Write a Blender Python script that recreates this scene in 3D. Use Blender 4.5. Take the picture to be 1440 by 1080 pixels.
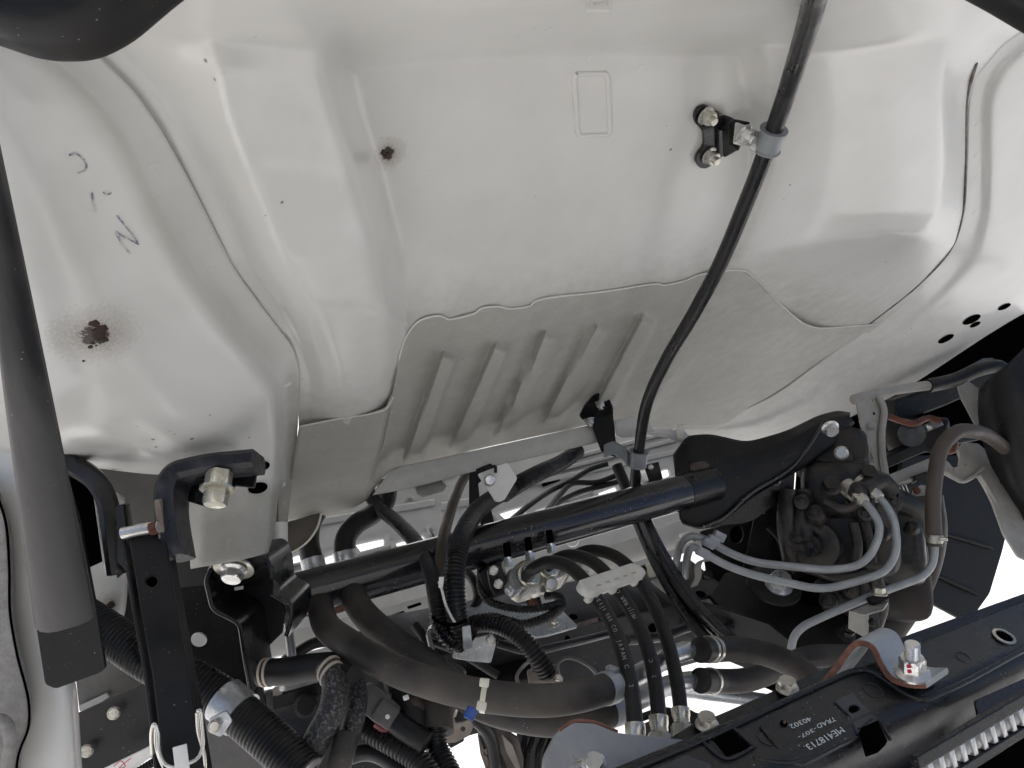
import bpy, bmesh, math, random
import numpy as np
from mathutils import Vector, Matrix
from mathutils.bvhtree import BVHTree
random.seed(7)
for o in list(bpy.data.objects): bpy.data.objects.remove(o)
scene = bpy.context.scene
COL = scene.collection

# ------------------------------------------------------------ camera
FPX = 1120.0                       # focal length in photo pixels (1440 wide)
PITCH, ROLL = math.radians(-20), math.radians(4)
CAM = Vector((0, 0, 1.62))
F_ = Vector((0, math.cos(PITCH), math.sin(PITCH)))
R0 = Vector((1, 0, 0)); U0 = R0.cross(F_)
R_ = R0*math.cos(ROLL) + U0*math.sin(ROLL)
U_ = -R0*math.sin(ROLL) + U0*math.cos(ROLL)
cd = bpy.data.cameras.new('camera'); cam = bpy.data.objects.new('camera', cd); COL.objects.link(cam)
cam.matrix_world = Matrix(((R_.x, U_.x, -F_.x, CAM.x), (R_.y, U_.y, -F_.y, CAM.y), (R_.z, U_.z, -F_.z, CAM.z), (0, 0, 0, 1)))
cd.sensor_width = 36; cd.lens = 36*FPX/1440; cd.clip_start = 0.01; cd.clip_end = 500
scene.camera = cam

# ------------------------------------------------------------ sky, sun, exposure
SUN_EL, SUN_AZ = math.radians(50), math.radians(-48)      # azimuth measured from +Y towards +X
w = bpy.data.worlds.new('World'); scene.world = w; w.use_nodes = True
nt = w.node_tree; bg = nt.nodes['Background']
sky = nt.nodes.new('ShaderNodeTexSky'); sky.sky_type = 'NISHITA'; sky.sun_disc = False
sky.sun_elevation = SUN_EL; sky.sun_rotation = SUN_AZ
sky.air_density = 0.8; sky.dust_density = 5; sky.ozone_density = 0.3
nt.links.new(sky.outputs[0], bg.inputs[0]); bg.inputs[1].default_value = 0.105
sl = bpy.data.lights.new('sun', 'SUN'); sl.energy = 5.0; sl.angle = math.radians(0.6); sl.color = (1, 0.985, 0.965)
so = bpy.data.objects.new('sun', sl); COL.objects.link(so)
sdir = Vector((math.cos(SUN_EL)*math.sin(SUN_AZ), math.cos(SUN_EL)*math.cos(SUN_AZ), math.sin(SUN_EL)))
so.rotation_euler = sdir.to_track_quat('Z', 'Y').to_euler(); so.location = (3, 3, 6)
vs = scene.view_settings; vs.view_transform = 'Standard'; vs.look = 'None'; vs.exposure = 0.86; vs.gamma = 1
scene.render.engine = 'CYCLES'
scene.cycles.use_denoising = True; scene.cycles.use_adaptive_sampling = True; scene.cycles.adaptive_threshold = 0.03; scene.cycles.max_bounces = 6; scene.cycles.diffuse_bounces = 4; scene.cycles.glossy_bounces = 3

# ------------------------------------------------------------ helpers
def P(x, y, d):                    # a photo position at a distance along the view axis -> world point
    x, y, d = float(x), float(y), float(d)
    return CAM + d*(F_ + (x-720)/FPX*R_ + (540-y)/FPX*U_)
def PP(pts): return [P(*p) for p in pts]
def RR(px, d): return 0.5*px*d/FPX                      # apparent width -> radius in metres
def ray(x, y): return (F_ + (x-720)/FPX*R_ + (540-y)/FPX*U_).normalized()
def toward(p): return (CAM-p).normalized()
def plane3(a, b, c):                                    # depth of a plane through three points, as a function of photo position
    A = np.array([[q[0], q[1], 1] for q in (a, b, c)], float); s = np.linalg.solve(A, [1/q[2] for q in (a, b, c)])
    return lambda x, y: 1/(s[0]*x+s[1]*y+s[2])

def obj(name, mesh, mat=None, parent=None, smooth=None):
    o = bpy.data.objects.new(name, mesh); COL.objects.link(o)
    if mat is not None and not mesh.materials: mesh.materials.append(mat)
    if parent is not None:
        o.parent = parent; o.matrix_parent_inverse = par_inv(parent)
    if smooth is not None:
        for p in mesh.polygons: p.use_smooth = True
        mesh.set_sharp_from_angle(angle=math.radians(smooth))
    return o
def tag(o, label, cat, group=None, kind=None):
    if label: o['label'] = label
    if cat: o['category'] = cat
    if group: o['group'] = group
    if kind: o['kind'] = kind
    return o
def thing(name, label, cat, loc, group=None):
    o = bpy.data.objects.new(name, None); COL.objects.link(o); o.location = loc; o.empty_display_size = .02
    return tag(o, label, cat, group)
def mesh_of(bm, name='mesh'):
    m = bpy.data.meshes.new(name); bm.normal_update(); bm.to_mesh(m); bm.free(); return m
def raw(name, verts, faces, mat, parent=None, smooth=40):
    c = sum((Vector(v) for v in verts), Vector())/len(verts)
    m = bpy.data.meshes.new(name); m.from_pydata([Vector(v)-c for v in verts], [], faces)
    bm = bmesh.new(); bm.from_mesh(m); bmesh.ops.recalc_face_normals(bm, faces=bm.faces[:]); bm.to_mesh(m); bm.free()
    o = obj(name, m, mat, None, smooth); o.location = c
    if parent is not None: o.parent = parent; o.matrix_parent_inverse = par_inv(parent)
    return o
def par_inv(p): return p.matrix_basis.inverted()      # every object here is placed in world space, children too

# --- pressed sheet: a net of (x, y, h) rows, straight between the control lines and rounded over them
def base_depth(x, y): return 1/(2.614-.00083*x-.00147*y)
def sheet_points(rows, n=8, sig=2.2, depth=base_depth):
    A = np.array([[(p[0], p[1], depth(p[0], p[1])-p[2]) for p in r] for r in rows], float)
    def dens(A, ax):
        k = A.shape[ax]; t = np.linspace(0, k-1, (k-1)*n+1); i = np.minimum(t.astype(int), k-2); f = t-i
        sh = [1]*3; sh[ax] = len(t); f = f.reshape(sh)
        return np.take(A, i, ax)*(1-f)+np.take(A, i+1, ax)*f
    A = dens(dens(A, 0), 1)
    r = int(3*sig)+1; k = np.exp(-.5*(np.arange(-r, r+1)/sig)**2); k /= k.sum()
    for ax in (0, 1):
        B = np.moveaxis(A, ax, 0)
        rr = min(r, B.shape[0]-1)
        pre = 2*B[0]-B[rr:0:-1]; post = 2*B[-1]-B[-2:-2-rr:-1]
        Q = np.concatenate([pre, B, post]); kk = k[r-rr:r+rr+1]/k[r-rr:r+rr+1].sum()
        B = sum(kk[j]*Q[j:j+B.shape[0]] for j in range(2*rr+1))
        A = np.moveaxis(B, 0, ax)
    return A
def sheet(name, rows, mat, parent=None, n=8, sig=2.2, depth=base_depth, thick=.0012, fn=None):
    A = sheet_points(rows, n, sig, depth)
    if fn is not None: A = fn(A)
    nr, nc = A.shape[:2]
    pts = [P(*A[i, j]) for i in range(nr) for j in range(nc)]
    c = sum(pts, Vector())/len(pts)
    faces = [(i*nc+j, i*nc+j+1, (i+1)*nc+j+1, (i+1)*nc+j) for i in range(nr-1) for j in range(nc-1)]
    m = bpy.data.meshes.new(name); m.from_pydata([p-c for p in pts], [], faces)
    # normals towards the camera
    bm = bmesh.new(); bm.from_mesh(m); bm.normal_update()
    s = sum(1 if f.normal.dot(CAM-c-f.calc_center_median()) > 0 else -1 for f in bm.faces)
    if s < 0: bmesh.ops.reverse_faces(bm, faces=bm.faces[:])
    bm.to_mesh(m); bm.free()
    o = obj(name, m, mat, None, 60); o.location = c
    md = o.modifiers.new('thick', 'SOLIDIFY'); md.thickness = thick; md.offset = -1
    if parent is not None: o.parent = parent; o.matrix_parent_inverse = par_inv(parent)
    bv = BVHTree.FromPolygons([p for p in pts], faces)
    return o, bv
def hit(bv, x, y):
    loc, nor, i, d = bv.ray_cast(CAM, ray(x, y))
    if loc is None:
        loc, nor, i, d = bv.find_nearest(P(x, y, base_depth(x, y)))
    if nor.dot(CAM-loc) < 0: nor = -nor
    return loc, nor

def crom(pts, n):
    pts = [Vector(p) for p in pts]
    if len(pts) == 2: return [pts[0].lerp(pts[1], i/n) for i in range(n+1)]
    Q = [2*pts[0]-pts[1]]+pts+[2*pts[-1]-pts[-2]]; out = []
    def seg(p0, p1, p2, p3, t):        # centripetal
        def tj(a, b, ti): return ti+max((b-a).length, 1e-9)**.5
        t0 = 0; t1 = tj(p0, p1, t0); t2 = tj(p1, p2, t1); t3 = tj(p2, p3, t2); t = t1+t*(t2-t1)
        a1 = (t1-t)/(t1-t0)*p0+(t-t0)/(t1-t0)*p1; a2 = (t2-t)/(t2-t1)*p1+(t-t1)/(t2-t1)*p2; a3 = (t3-t)/(t3-t2)*p2+(t-t2)/(t3-t2)*p3
        b1 = (t2-t)/(t2-t0)*a1+(t-t0)/(t2-t0)*a2; b2 = (t3-t)/(t3-t1)*a2+(t-t1)/(t3-t1)*a3
        return (t2-t)/(t2-t1)*b1+(t-t1)/(t2-t1)*b2
    for i in range(len(pts)-1):
        for k in range(n): out.append(seg(Q[i], Q[i+1], Q[i+2], Q[i+3], k/n))
    out.append(pts[-1]); return out
def resample(path, step):
    L = [0]
    for a, b in zip(path, path[1:]): L.append(L[-1]+(b-a).length)
    n = max(2, int(L[-1]/step)); out = []; j = 0
    for k in range(n+1):
        s = L[-1]*k/n
        while j < len(path)-2 and L[j+1] < s: j += 1
        f = (s-L[j])/max(L[j+1]-L[j], 1e-9); out.append(path[j].lerp(path[j+1], min(1, f)))
    return out
def frames(path):
    T = [(path[min(i+1, len(path)-1)]-path[max(i-1, 0)]).normalized() for i in range(len(path))]
    n = T[0].orthogonal().normalized(); N = []
    for t in T:
        n = (n-t*n.dot(t)).normalized(); N.append(n)
    return T, N
def filletpath(pts, r):                # polyline with rounded corners (bent metal pipe)
    pts = [Vector(p) for p in pts]; out = [pts[0]]
    for i in range(1, len(pts)-1):
        a, b, c = pts[i-1], pts[i], pts[i+1]; u = (a-b); v = (c-b); k = min(r, u.length*.49, v.length*.49)
        p, q = b+u.normalized()*k, b+v.normalized()*k
        for j in range(9):
            t = j/8; out.append(p*(1-t)**2+b*2*t*(1-t)+q*t*t)
    out.append(pts[-1]); return out
def tube_mesh(path, rad, seg=16, cap=True, name='tube'):
    T, N = frames(path); vs, fs = [], []
    for i, (p, t, n) in enumerate(zip(path, T, N)):
        r = rad(i/(len(path)-1)) if callable(rad) else rad; b = t.cross(n)
        for k in range(seg):
            a = 2*math.pi*k/seg; vs.append(p+n*(r*math.cos(a))+b*(r*math.sin(a)))
    for i in range(len(path)-1):
        for k in range(seg): fs.append((i*seg+k, i*seg+(k+1) % seg, (i+1)*seg+(k+1) % seg, (i+1)*seg+k))
    if cap: fs.append(tuple(range(seg))[::-1]); fs.append(tuple((len(path)-1)*seg+k for k in range(seg)))
    return vs, fs
def tube(name, pts, r, mat, parent=None, seg=16, n=10, step=None, path=None, smooth=50):
    path = path or (crom(pts, n) if isinstance(pts[0], Vector) else crom(PP(pts), n))
    if step: path = resample(path, step)
    v, f = tube_mesh(path, r, seg)
    return raw(name, v, f, mat, parent, smooth)
def corrugated(name, pts, r, mat, parent=None, pitch=.0032, depth=.13, seg=16):
    path = resample(crom(PP(pts), 12), pitch/4); L = len(path)-1
    def rad(t):
        k = int(round(t*L)) % 4
        return r*(1, 1, 1-depth, 1-depth)[k]
    v, f = tube_mesh(path, rad, seg); return raw(name, v, f, mat, parent, 35)
def pipe(name, pts, r, mat, parent=None, bend=.02, seg=14):
    return tube(name, None, r, mat, parent, seg, path=filletpath(PP(pts), bend))

def frame_at(o, z, xh):                # matrix with local z along z and x near xh
    z = z.normalized(); x = (xh-z*xh.dot(z)).normalized(); y = z.cross(x)
    return Matrix(((x.x, y.x, z.x, o.x), (x.y, y.y, z.y, o.y), (x.z, y.z, z.z, o.z), (0, 0, 0, 1)))
def lathe_mesh(prof, seg=20, name='lathe', hexes=()):
    """prof: (radius, height) up +Z; sections whose index is in hexes are six-sided"""
    bm = bmesh.new(); rings = []
    for i, (r, h) in enumerate(prof):
        ring = []
        for k in range(seg):
            a = 2*math.pi*k/seg; rr = r
            if i in hexes: rr = r*math.cos(math.pi/6)/math.cos(((a+math.pi/6) % (math.pi/3))-math.pi/6)
            ring.append(bm.verts.new((rr*math.cos(a), rr*math.sin(a), h)))
        rings.append(ring)
    for a, b in zip(rings, rings[1:]):
        for k in range(seg): bm.faces.new((a[k], a[(k+1) % seg], b[(k+1) % seg], b[k]))
    bm.faces.new(rings[0][::-1]); bm.faces.new(rings[-1]); m = mesh_of(bm, name)
    for p in m.polygons: p.use_smooth = True
    m.set_sharp_from_angle(angle=math.radians(28)); return m
_lc = {}
def lathe(name, prof, mat, M, parent=None, seg=24, hexes=()):
    key = (tuple(prof), mat.name, seg, tuple(hexes))
    if key not in _lc:
        m = lathe_mesh(prof, seg, name, hexes); m.materials.append(mat); _lc[key] = m
    o = bpy.data.objects.new(name, _lc[key]); COL.objects.link(o); o.matrix_basis = M
    if parent is not None: o.parent = parent; o.matrix_parent_inverse = par_inv(parent)
    return o
def nut_prof(s): # flange nut with a protruding stud; s = across-corner radius
    return [(s*1.32, 0), (s*1.32, s*.14), (s*1.06, s*.32), (s, s*.34), (s, s*1.05), (s*.86, s*1.18), (s*.56, s*1.18), (s*.56, s*1.7), (s*.5, s*1.78)]
def bolt_prof(s):
    return [(s*1.25, 0), (s*1.25, s*.12), (s*1.05, s*.26), (s, s*.32), (s, s*1.0), (s*.88, s*1.12), (s*.4, s*1.1)]
def thread_prof(s, r, h, n):
    p = []
    for i in range(n): p += [(r, h*i/n), (r*.86, h*(i+.5)/n)]
    return p+[(r, h), (r*.85, h*1.05)]
def nut(p, nrm, s, parent, mat, name='nut', xh=None):
    s *= .8
    return lathe(name, nut_prof(s), mat, frame_at(p, nrm, xh or R_+U_*.3), parent, 24, (3, 4))
def bolt(p, nrm, s, parent, mat, name='bolt', xh=None):
    s *= .86
    return lathe(name, bolt_prof(s), mat, frame_at(p, nrm, xh or R_+U_*.3), parent, 24, (3, 4))

# --- flat plates with rounded corners, holes and a small edge break
def round_poly(pts, r, k=5):
    out = []; n = len(pts)
    for i in range(n):
        a, b, c = Vector(pts[i-1]), Vector(pts[i]), Vector(pts[(i+1) % n]); u = a-b; v = c-b
        rr = r[i] if isinstance(r, (list, tuple)) else r
        q = min(rr, u.length*.45, v.length*.45)
        if q < 1e-6: out.append(b); continue
        s, e = b+u.normalized()*q, b+v.normalized()*q
        for j in range(k+1):
            t = j/k; out.append(s*(1-t)**2+b*2*t*(1-t)+e*t*t)
    return out
def plate_mesh(outline, holes, thick, bev=.0004):
    cu = bpy.data.curves.new('plate', 'CURVE'); cu.dimensions = '2D'; cu.fill_mode = 'BOTH'; cu.extrude = max(thick/2-bev, 1e-5); cu.bevel_depth = bev; cu.bevel_resolution = 1 if bev < .002 else 4
    cu.offset = -bev if bev > .0008 else 0
    for loop in [outline]+holes:
        s = cu.splines.new('POLY'); s.points.add(len(loop)-1); s.use_cyclic_u = True
        for q, p in zip(s.points, loop): q.co = (p[0], p[1], 0, 1)
    o = bpy.data.objects.new('plate', cu); m = bpy.data.meshes.new_from_object(o)
    bpy.data.objects.remove(o); bpy.data.curves.remove(cu); m.materials.clear(); return m
def plate(name, pts, depth, mat, parent=None, thick=.003, r=0, holes=(), bev=.0004):
    """pts: photo positions; depth: number, function or per-point; thickness goes away from the viewer; holes: (x, y, radius px[, ry])"""
    if callable(depth): W = [P(x, y, depth(x, y)) for x, y in pts]
    elif isinstance(depth, (list, tuple)): W = [P(x, y, d) for (x, y), d in zip(pts, depth)]
    else: W = [P(x, y, depth) for x, y in pts]
    c = sum(W, Vector())/len(W); nrm = Vector()
    for a, b in zip(W, W[1:]+W[:1]): nrm += (a-c).cross(b-c)
    nrm.normalize()
    if nrm.dot(CAM-c) < 0: nrm = -nrm
    M = frame_at(c-nrm*thick/2, nrm, R_); Mi = M.inverted()
    loc = [(Mi@p) for p in W]; loc = [(p.x, p.y) for p in loc]
    hs = []
    for h in holes:
        ring = []
        if isinstance(h, list): loop = h
        else:
            ry = h[3] if len(h) > 3 else h[2]; loop = [(h[0]+h[2]*math.cos(2*math.pi*k/16), h[1]+ry*math.sin(2*math.pi*k/16)) for k in range(16)]
        for x, y in loop:
            d = ray(x, y); t = (c-CAM).dot(nrm)/d.dot(nrm); q = Mi@(CAM+d*t); ring.append((q.x, q.y))
        hs.append(ring)
    s = c-CAM; px = s.dot(F_)/FPX
    m = plate_mesh(round_poly(loc, [q*px for q in r] if isinstance(r, (list, tuple)) else r*px), hs, thick, bev)
    o = obj(name, m, mat, None, 30); o.matrix_basis = M
    if parent is not None: o.parent = parent; o.matrix_parent_inverse = par_inv(parent)
    return o
def strip(name, pts, width, wdir, thick, mat, parent=None, fil=None, n=8):
    """bent flat bar: centre line world points, width along wdir"""
    path = filletpath(pts, fil) if fil else crom(pts, n)
    W = Vector(wdir).normalized(); vs, fs = [], []
    T, _ = frames(path)
    for p, t in zip(path, T):
        nn = t.cross(W).normalized(); w = W*width/2
        b = min(thick*.25, width*.1); wi = W*(width/2-b); h = nn*thick/2; hi = nn*(thick/2-b)
        vs += [p-w+hi, p-wi+h, p+wi+h, p+w+hi, p+w-hi, p+wi-h, p-wi-h, p-w-hi]
    k = 8; n_ = len(path)
    for i in range(n_-1):
        for j in range(k): fs.append((i*k+j, i*k+(j+1) % k, (i+1)*k+(j+1) % k, (i+1)*k+j))
    fs.append(tuple(range(k))[::-1]); fs.append(tuple((n_-1)*k+j for j in range(k)))
    return raw(name, vs, fs, mat, parent, 35)
def box(name, M, size, mat, parent=None, bev=.001, seg=2):
    bm = bmesh.new(); bmesh.ops.create_cube(bm, size=1)
    for v in bm.verts: v.co = Vector((v.co.x*size[0], v.co.y*size[1], v.co.z*size[2]))
    bmesh.ops.bevel(bm, geom=bm.edges[:], offset=min(bev, min(size)*.45), segments=seg, affect='EDGES', profile=.5)
    o = obj(name, mesh_of(bm, name), mat, None, 35); o.matrix_basis = M
    if parent is not None: o.parent = parent; o.matrix_parent_inverse = par_inv(parent)
    return o
def boxpx(name, c, xto, size, mat, parent=None, n=None, bev=.001):
    """box centred at photo point c=(x,y,d); local x towards photo point xto; n = outward normal hint; size in metres"""
    p = P(*c); x = P(*xto)-p; z = n if n is not None else toward(p)
    return box(name, frame_at(p, z-x*(z.dot(x)/x.dot(x)), x), size, mat, parent, bev)
def text(name, s, M, size, mat, parent, align='CENTER', shear=0, sx=1):
    cu = bpy.data.curves.new('text', 'FONT'); cu.body = s; cu.size = size; cu.align_x = align; cu.align_y = 'CENTER'; cu.shear = shear; cu.extrude = .00005; cu.resolution_u = 3
    o = bpy.data.objects.new('text', cu); m = bpy.data.meshes.new_from_object(o); bpy.data.objects.remove(o); bpy.data.curves.remove(cu)
    m.materials.clear()
    for v in m.vertices: v.co.x *= sx
    q = obj(name, m, mat); q.matrix_basis = M
    q.parent = parent; q.matrix_parent_inverse = par_inv(parent); return q

# ------------------------------------------------------------ materials
def material(name, col, rough=.5, metal=0, col2=None, scale=30, amt=.5, bump=0, bscale=200, coat=0, rvar=.15, stretch=(1, 1, 1), detail=3, spec=.5, speck=None, contrast=(.35, .7)):
    m = bpy.data.materials.new(name); m.use_nodes = True; t = m.node_tree; N = t.nodes; L = t.links; b = N['Principled BSDF']
    b.inputs['Roughness'].default_value = rough; b.inputs['Metallic'].default_value = metal; b.inputs['Specular IOR Level'].default_value = spec
    b.inputs['Coat Weight'].default_value = coat; b.inputs['Coat Roughness'].default_value = .12
    tc = N.new('ShaderNodeTexCoord'); mp = N.new('ShaderNodeMapping'); mp.inputs['Scale'].default_value = stretch
    L.new(tc.outputs['Object'], mp.inputs[0])
    nz = N.new('ShaderNodeTexNoise'); nz.inputs['Scale'].default_value = scale; nz.inputs['Detail'].default_value = detail; nz.inputs['Roughness'].default_value = .62
    L.new(mp.outputs[0], nz.inputs[0])
    rp = N.new('ShaderNodeMapRange'); rp.inputs[1].default_value = contrast[0]; rp.inputs[2].default_value = contrast[1]; rp.inputs[4].default_value = amt
    L.new(nz.outputs[0], rp.inputs[0])
    mx = N.new('ShaderNodeMix'); mx.data_type = 'RGBA'; mx.inputs[6].default_value = (*col, 1); mx.inputs[7].default_value = (*(col2 or tuple(c*.6 for c in col)), 1)
    L.new(rp.outputs[0], mx.inputs[0]); out = mx.outputs[2]
    if speck:                                  # small chips and dust grains
        vo = N.new('ShaderNodeTexVoronoi'); vo.inputs['Scale'].default_value = speck[1]; L.new(tc.outputs['Object'], vo.inputs[0])
        n2 = N.new('ShaderNodeTexNoise'); n2.inputs['Scale'].default_value = speck[1]*.21; L.new(tc.outputs['Object'], n2.inputs[0])
        ad = N.new('ShaderNodeMath'); ad.operation = 'MULTIPLY_ADD'; L.new(n2.outputs[0], ad.inputs[0]); ad.inputs[1].default_value = -.55; 
        L.new(vo.outputs[0], ad.inputs[2])
        ls = N.new('ShaderNodeMapRange'); L.new(ad.outputs[0], ls.inputs[0]); ls.inputs[1].default_value = speck[2]-.03; ls.inputs[2].default_value = speck[2]+.03; ls.inputs[3].default_value = 1; ls.inputs[4].default_value = 0
        m2 = N.new('ShaderNodeMix'); m2.data_type = 'RGBA'; L.new(ls.outputs[0], m2.inputs[0]); L.new(out, m2.inputs[6]); m2.inputs[7].default_value = (*speck[0], 1); out = m2.outputs[2]
    L.new(out, b.inputs['Base Color'])
    rr = N.new('ShaderNodeMapRange'); L.new(nz.outputs[0], rr.inputs[0]); rr.inputs[1].default_value = .3; rr.inputs[2].default_value = .7
    rr.inputs[3].default_value = max(.03, rough-rvar); rr.inputs[4].default_value = min(1, rough+rvar); L.new(rr.outputs[0], b.inputs['Roughness'])
    if bump:
        nb = N.new('ShaderNodeTexNoise'); nb.inputs['Scale'].default_value = bscale; nb.inputs['Detail'].default_value = 2; L.new(mp.outputs[0], nb.inputs[0])
        bp = N.new('ShaderNodeBump'); bp.inputs['Strength'].default_value = bump; bp.inputs['Distance'].default_value = .001; L.new(nb.outputs[0], bp.inputs['Height']); L.new(bp.outputs[0], b.inputs['Normal'])
    m['out'] = out.node.name; return m
DUST = (.16, .135, .11)
M = {}
M['black_paint'] = material('black_paint', (.006, .006, .007), .3, 0, (.022, .021, .019), 22, .8, .08, 300, .15, .1, spec=.4, contrast=(.45, .8), speck=((.2, .19, .17), 300, -.235))
M['black_matt'] = material('black_matt', (.006, .006, .0065), .5, 0, (.022, .020, .018), 30, .9, .15, 250, spec=.3, contrast=(.4, .8), speck=((.2, .19, .17), 330, -.235))
M['frame_black'] = material('frame_black', (.006, .006, .007), .42, 0, (.028, .024, .020), 18, .9, .2, 160, spec=.35, contrast=(.42, .8), speck=((.24, .22, .19), 240, -.225))
M['rubber'] = material('rubber', (.009, .009, .0095), .45, 0, (.032, .028, .023), 24, .7, .1, 500, spec=.35, contrast=(.42, .75))
M['dusty_rubber'] = material('dusty_rubber', (.018, .017, .0165), .55, 0, (.105, .09, .076), 14, .9, .15, 400, spec=.3, contrast=(.38, .72), speck=((.15, .13, .11), 300, -.2))
M['cable'] = material('cable', (.008, .008, .009), .32, 0, (.02, .019, .018), 30, .6, .05, 500, spec=.45)
M['corrugated'] = material('corrugated', (.006, .006, .0065), .36, 0, (.022, .020, .017), 26, .6, spec=.4)
M['zinc'] = material('zinc', (.60, .585, .53), .33, .85, (.36, .33, .27), 60, .7)
M['bright_zinc'] = material('bright_zinc', (.72, .72, .70), .28, .8, (.45, .44, .41), 60, .6)
M['galv'] = material('galv', (.52, .53, .53), .35, .75, (.30, .32, .34), 90, .8, .1, 200)
M['pipe_grey'] = material('pipe_grey', (.36, .375, .38), .42, .3, (.22, .23, .235), 60, .5, .05, 300)
M['steel_pipe'] = material('steel_pipe', (.50, .51, .52), .34, .85, (.4, .4, .4), 40, .5)
M['brown_rubber'] = material('brown_rubber', (.055, .042, .034), .55, 0, (.10, .075, .055), 30, .6, .1, 400)
M['grey_rubber'] = material('grey_rubber', (.23, .245, .255), .4, 0, (.14, .155, .17), 40, .5)
M['white_plastic'] = material('white_plastic', (.72, .70, .63), .4, 0, (.5, .47, .4), 60, .5)
M['nylon'] = material('nylon', (.68, .66, .52), .4, 0, (.55, .52, .4), 60, .5)
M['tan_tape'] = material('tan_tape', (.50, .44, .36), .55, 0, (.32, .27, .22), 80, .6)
M['blue_plastic'] = material('blue_plastic', (.02, .07, .30), .4)
M['grey_plastic'] = material('grey_plastic', (.07, .07, .068), .5, 0, (.13, .115, .10), 60, .7)
M['void'] = material('void', (.002, .002, .002), .9, spec=0)
M['rust'] = material('rust', (.16, .055, .028), .8, 0, (.07, .03, .02), 90, .9, .3, 300)
M['rust_edge'] = material('rust_edge', (.24, .105, .065), .75, 0, (.13, .06, .04), 120, .9, .3, 400)
M['grey_paint'] = material('grey_paint', (.36, .35, .33), .4, .1, (.24, .25, .26), 40, .6, .05, 200)
M['ivory_steel'] = material('ivory_steel', (.38, .365, .33), .42, .1, (.26, .24, .21), 30, .7, .05, 200)
M['grille_paint'] = material('grille_paint', (.37, .375, .37), .42, 0, (.28, .28, .275), 14, .6, .03, 200)
M['tape_white'] = material('tape_white', (.8, .79, .76), .5, 0, (.66, .64, .6), 60, .5)
M['ink'] = material('ink', (.19, .21, .28), .7, 0, (.62, .61, .57), 320, 1, contrast=(.40, .58))
M['print'] = material('print', (.62, .68, .68), .6)
M['hose_print'] = material('hose_print', (.42, .41, .39), .7, 0, (.18, .17, .16), 200, .8)
M['red_mark'] = material('red_mark', (.55, .02, .06), .6)
M['rusty_engine'] = material('rusty_engine', (.009, .008, .0075), .6, .1, (.050, .034, .024), 24, .9, .35, 120, contrast=(.4, .75))
M['cast_black'] = material('cast_black', (.007, .0068, .0066), .45, .1, (.075, .062, .05), 40, .9, .7, 90, contrast=(.4, .75))
M['tank_plastic'] = material('tank_plastic', (.007, .0075, .009), .33, 0, (.018, .018, .018), 25, .6, .06, 400, contrast=(.4, .8), speck=((.25, .24, .22), 300, -.21))
M['fin_alu'] = material('fin_alu', (.75, .75, .74), .35, .6)
# ------------------------------------------------------------ ground
gm = bpy.data.meshes.new('ground'); S = 60
gm.from_pydata([(-S, -S, 0), (S, -S, 0), (S, S, 0), (-S, S, 0)], [], [(0, 1, 2, 3)])
M['concrete'] = material('concrete', (.48, .48, .48), .85, 0, (.40, .40, .395), 5, .8, .3, 60, speck=((.3, .29, .28), 90, -.12))
g = obj('ground', gm, M['concrete']); g['kind'] = 'structure'; g['label'] = 'sunlit pale concrete ground under the truck'

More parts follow.
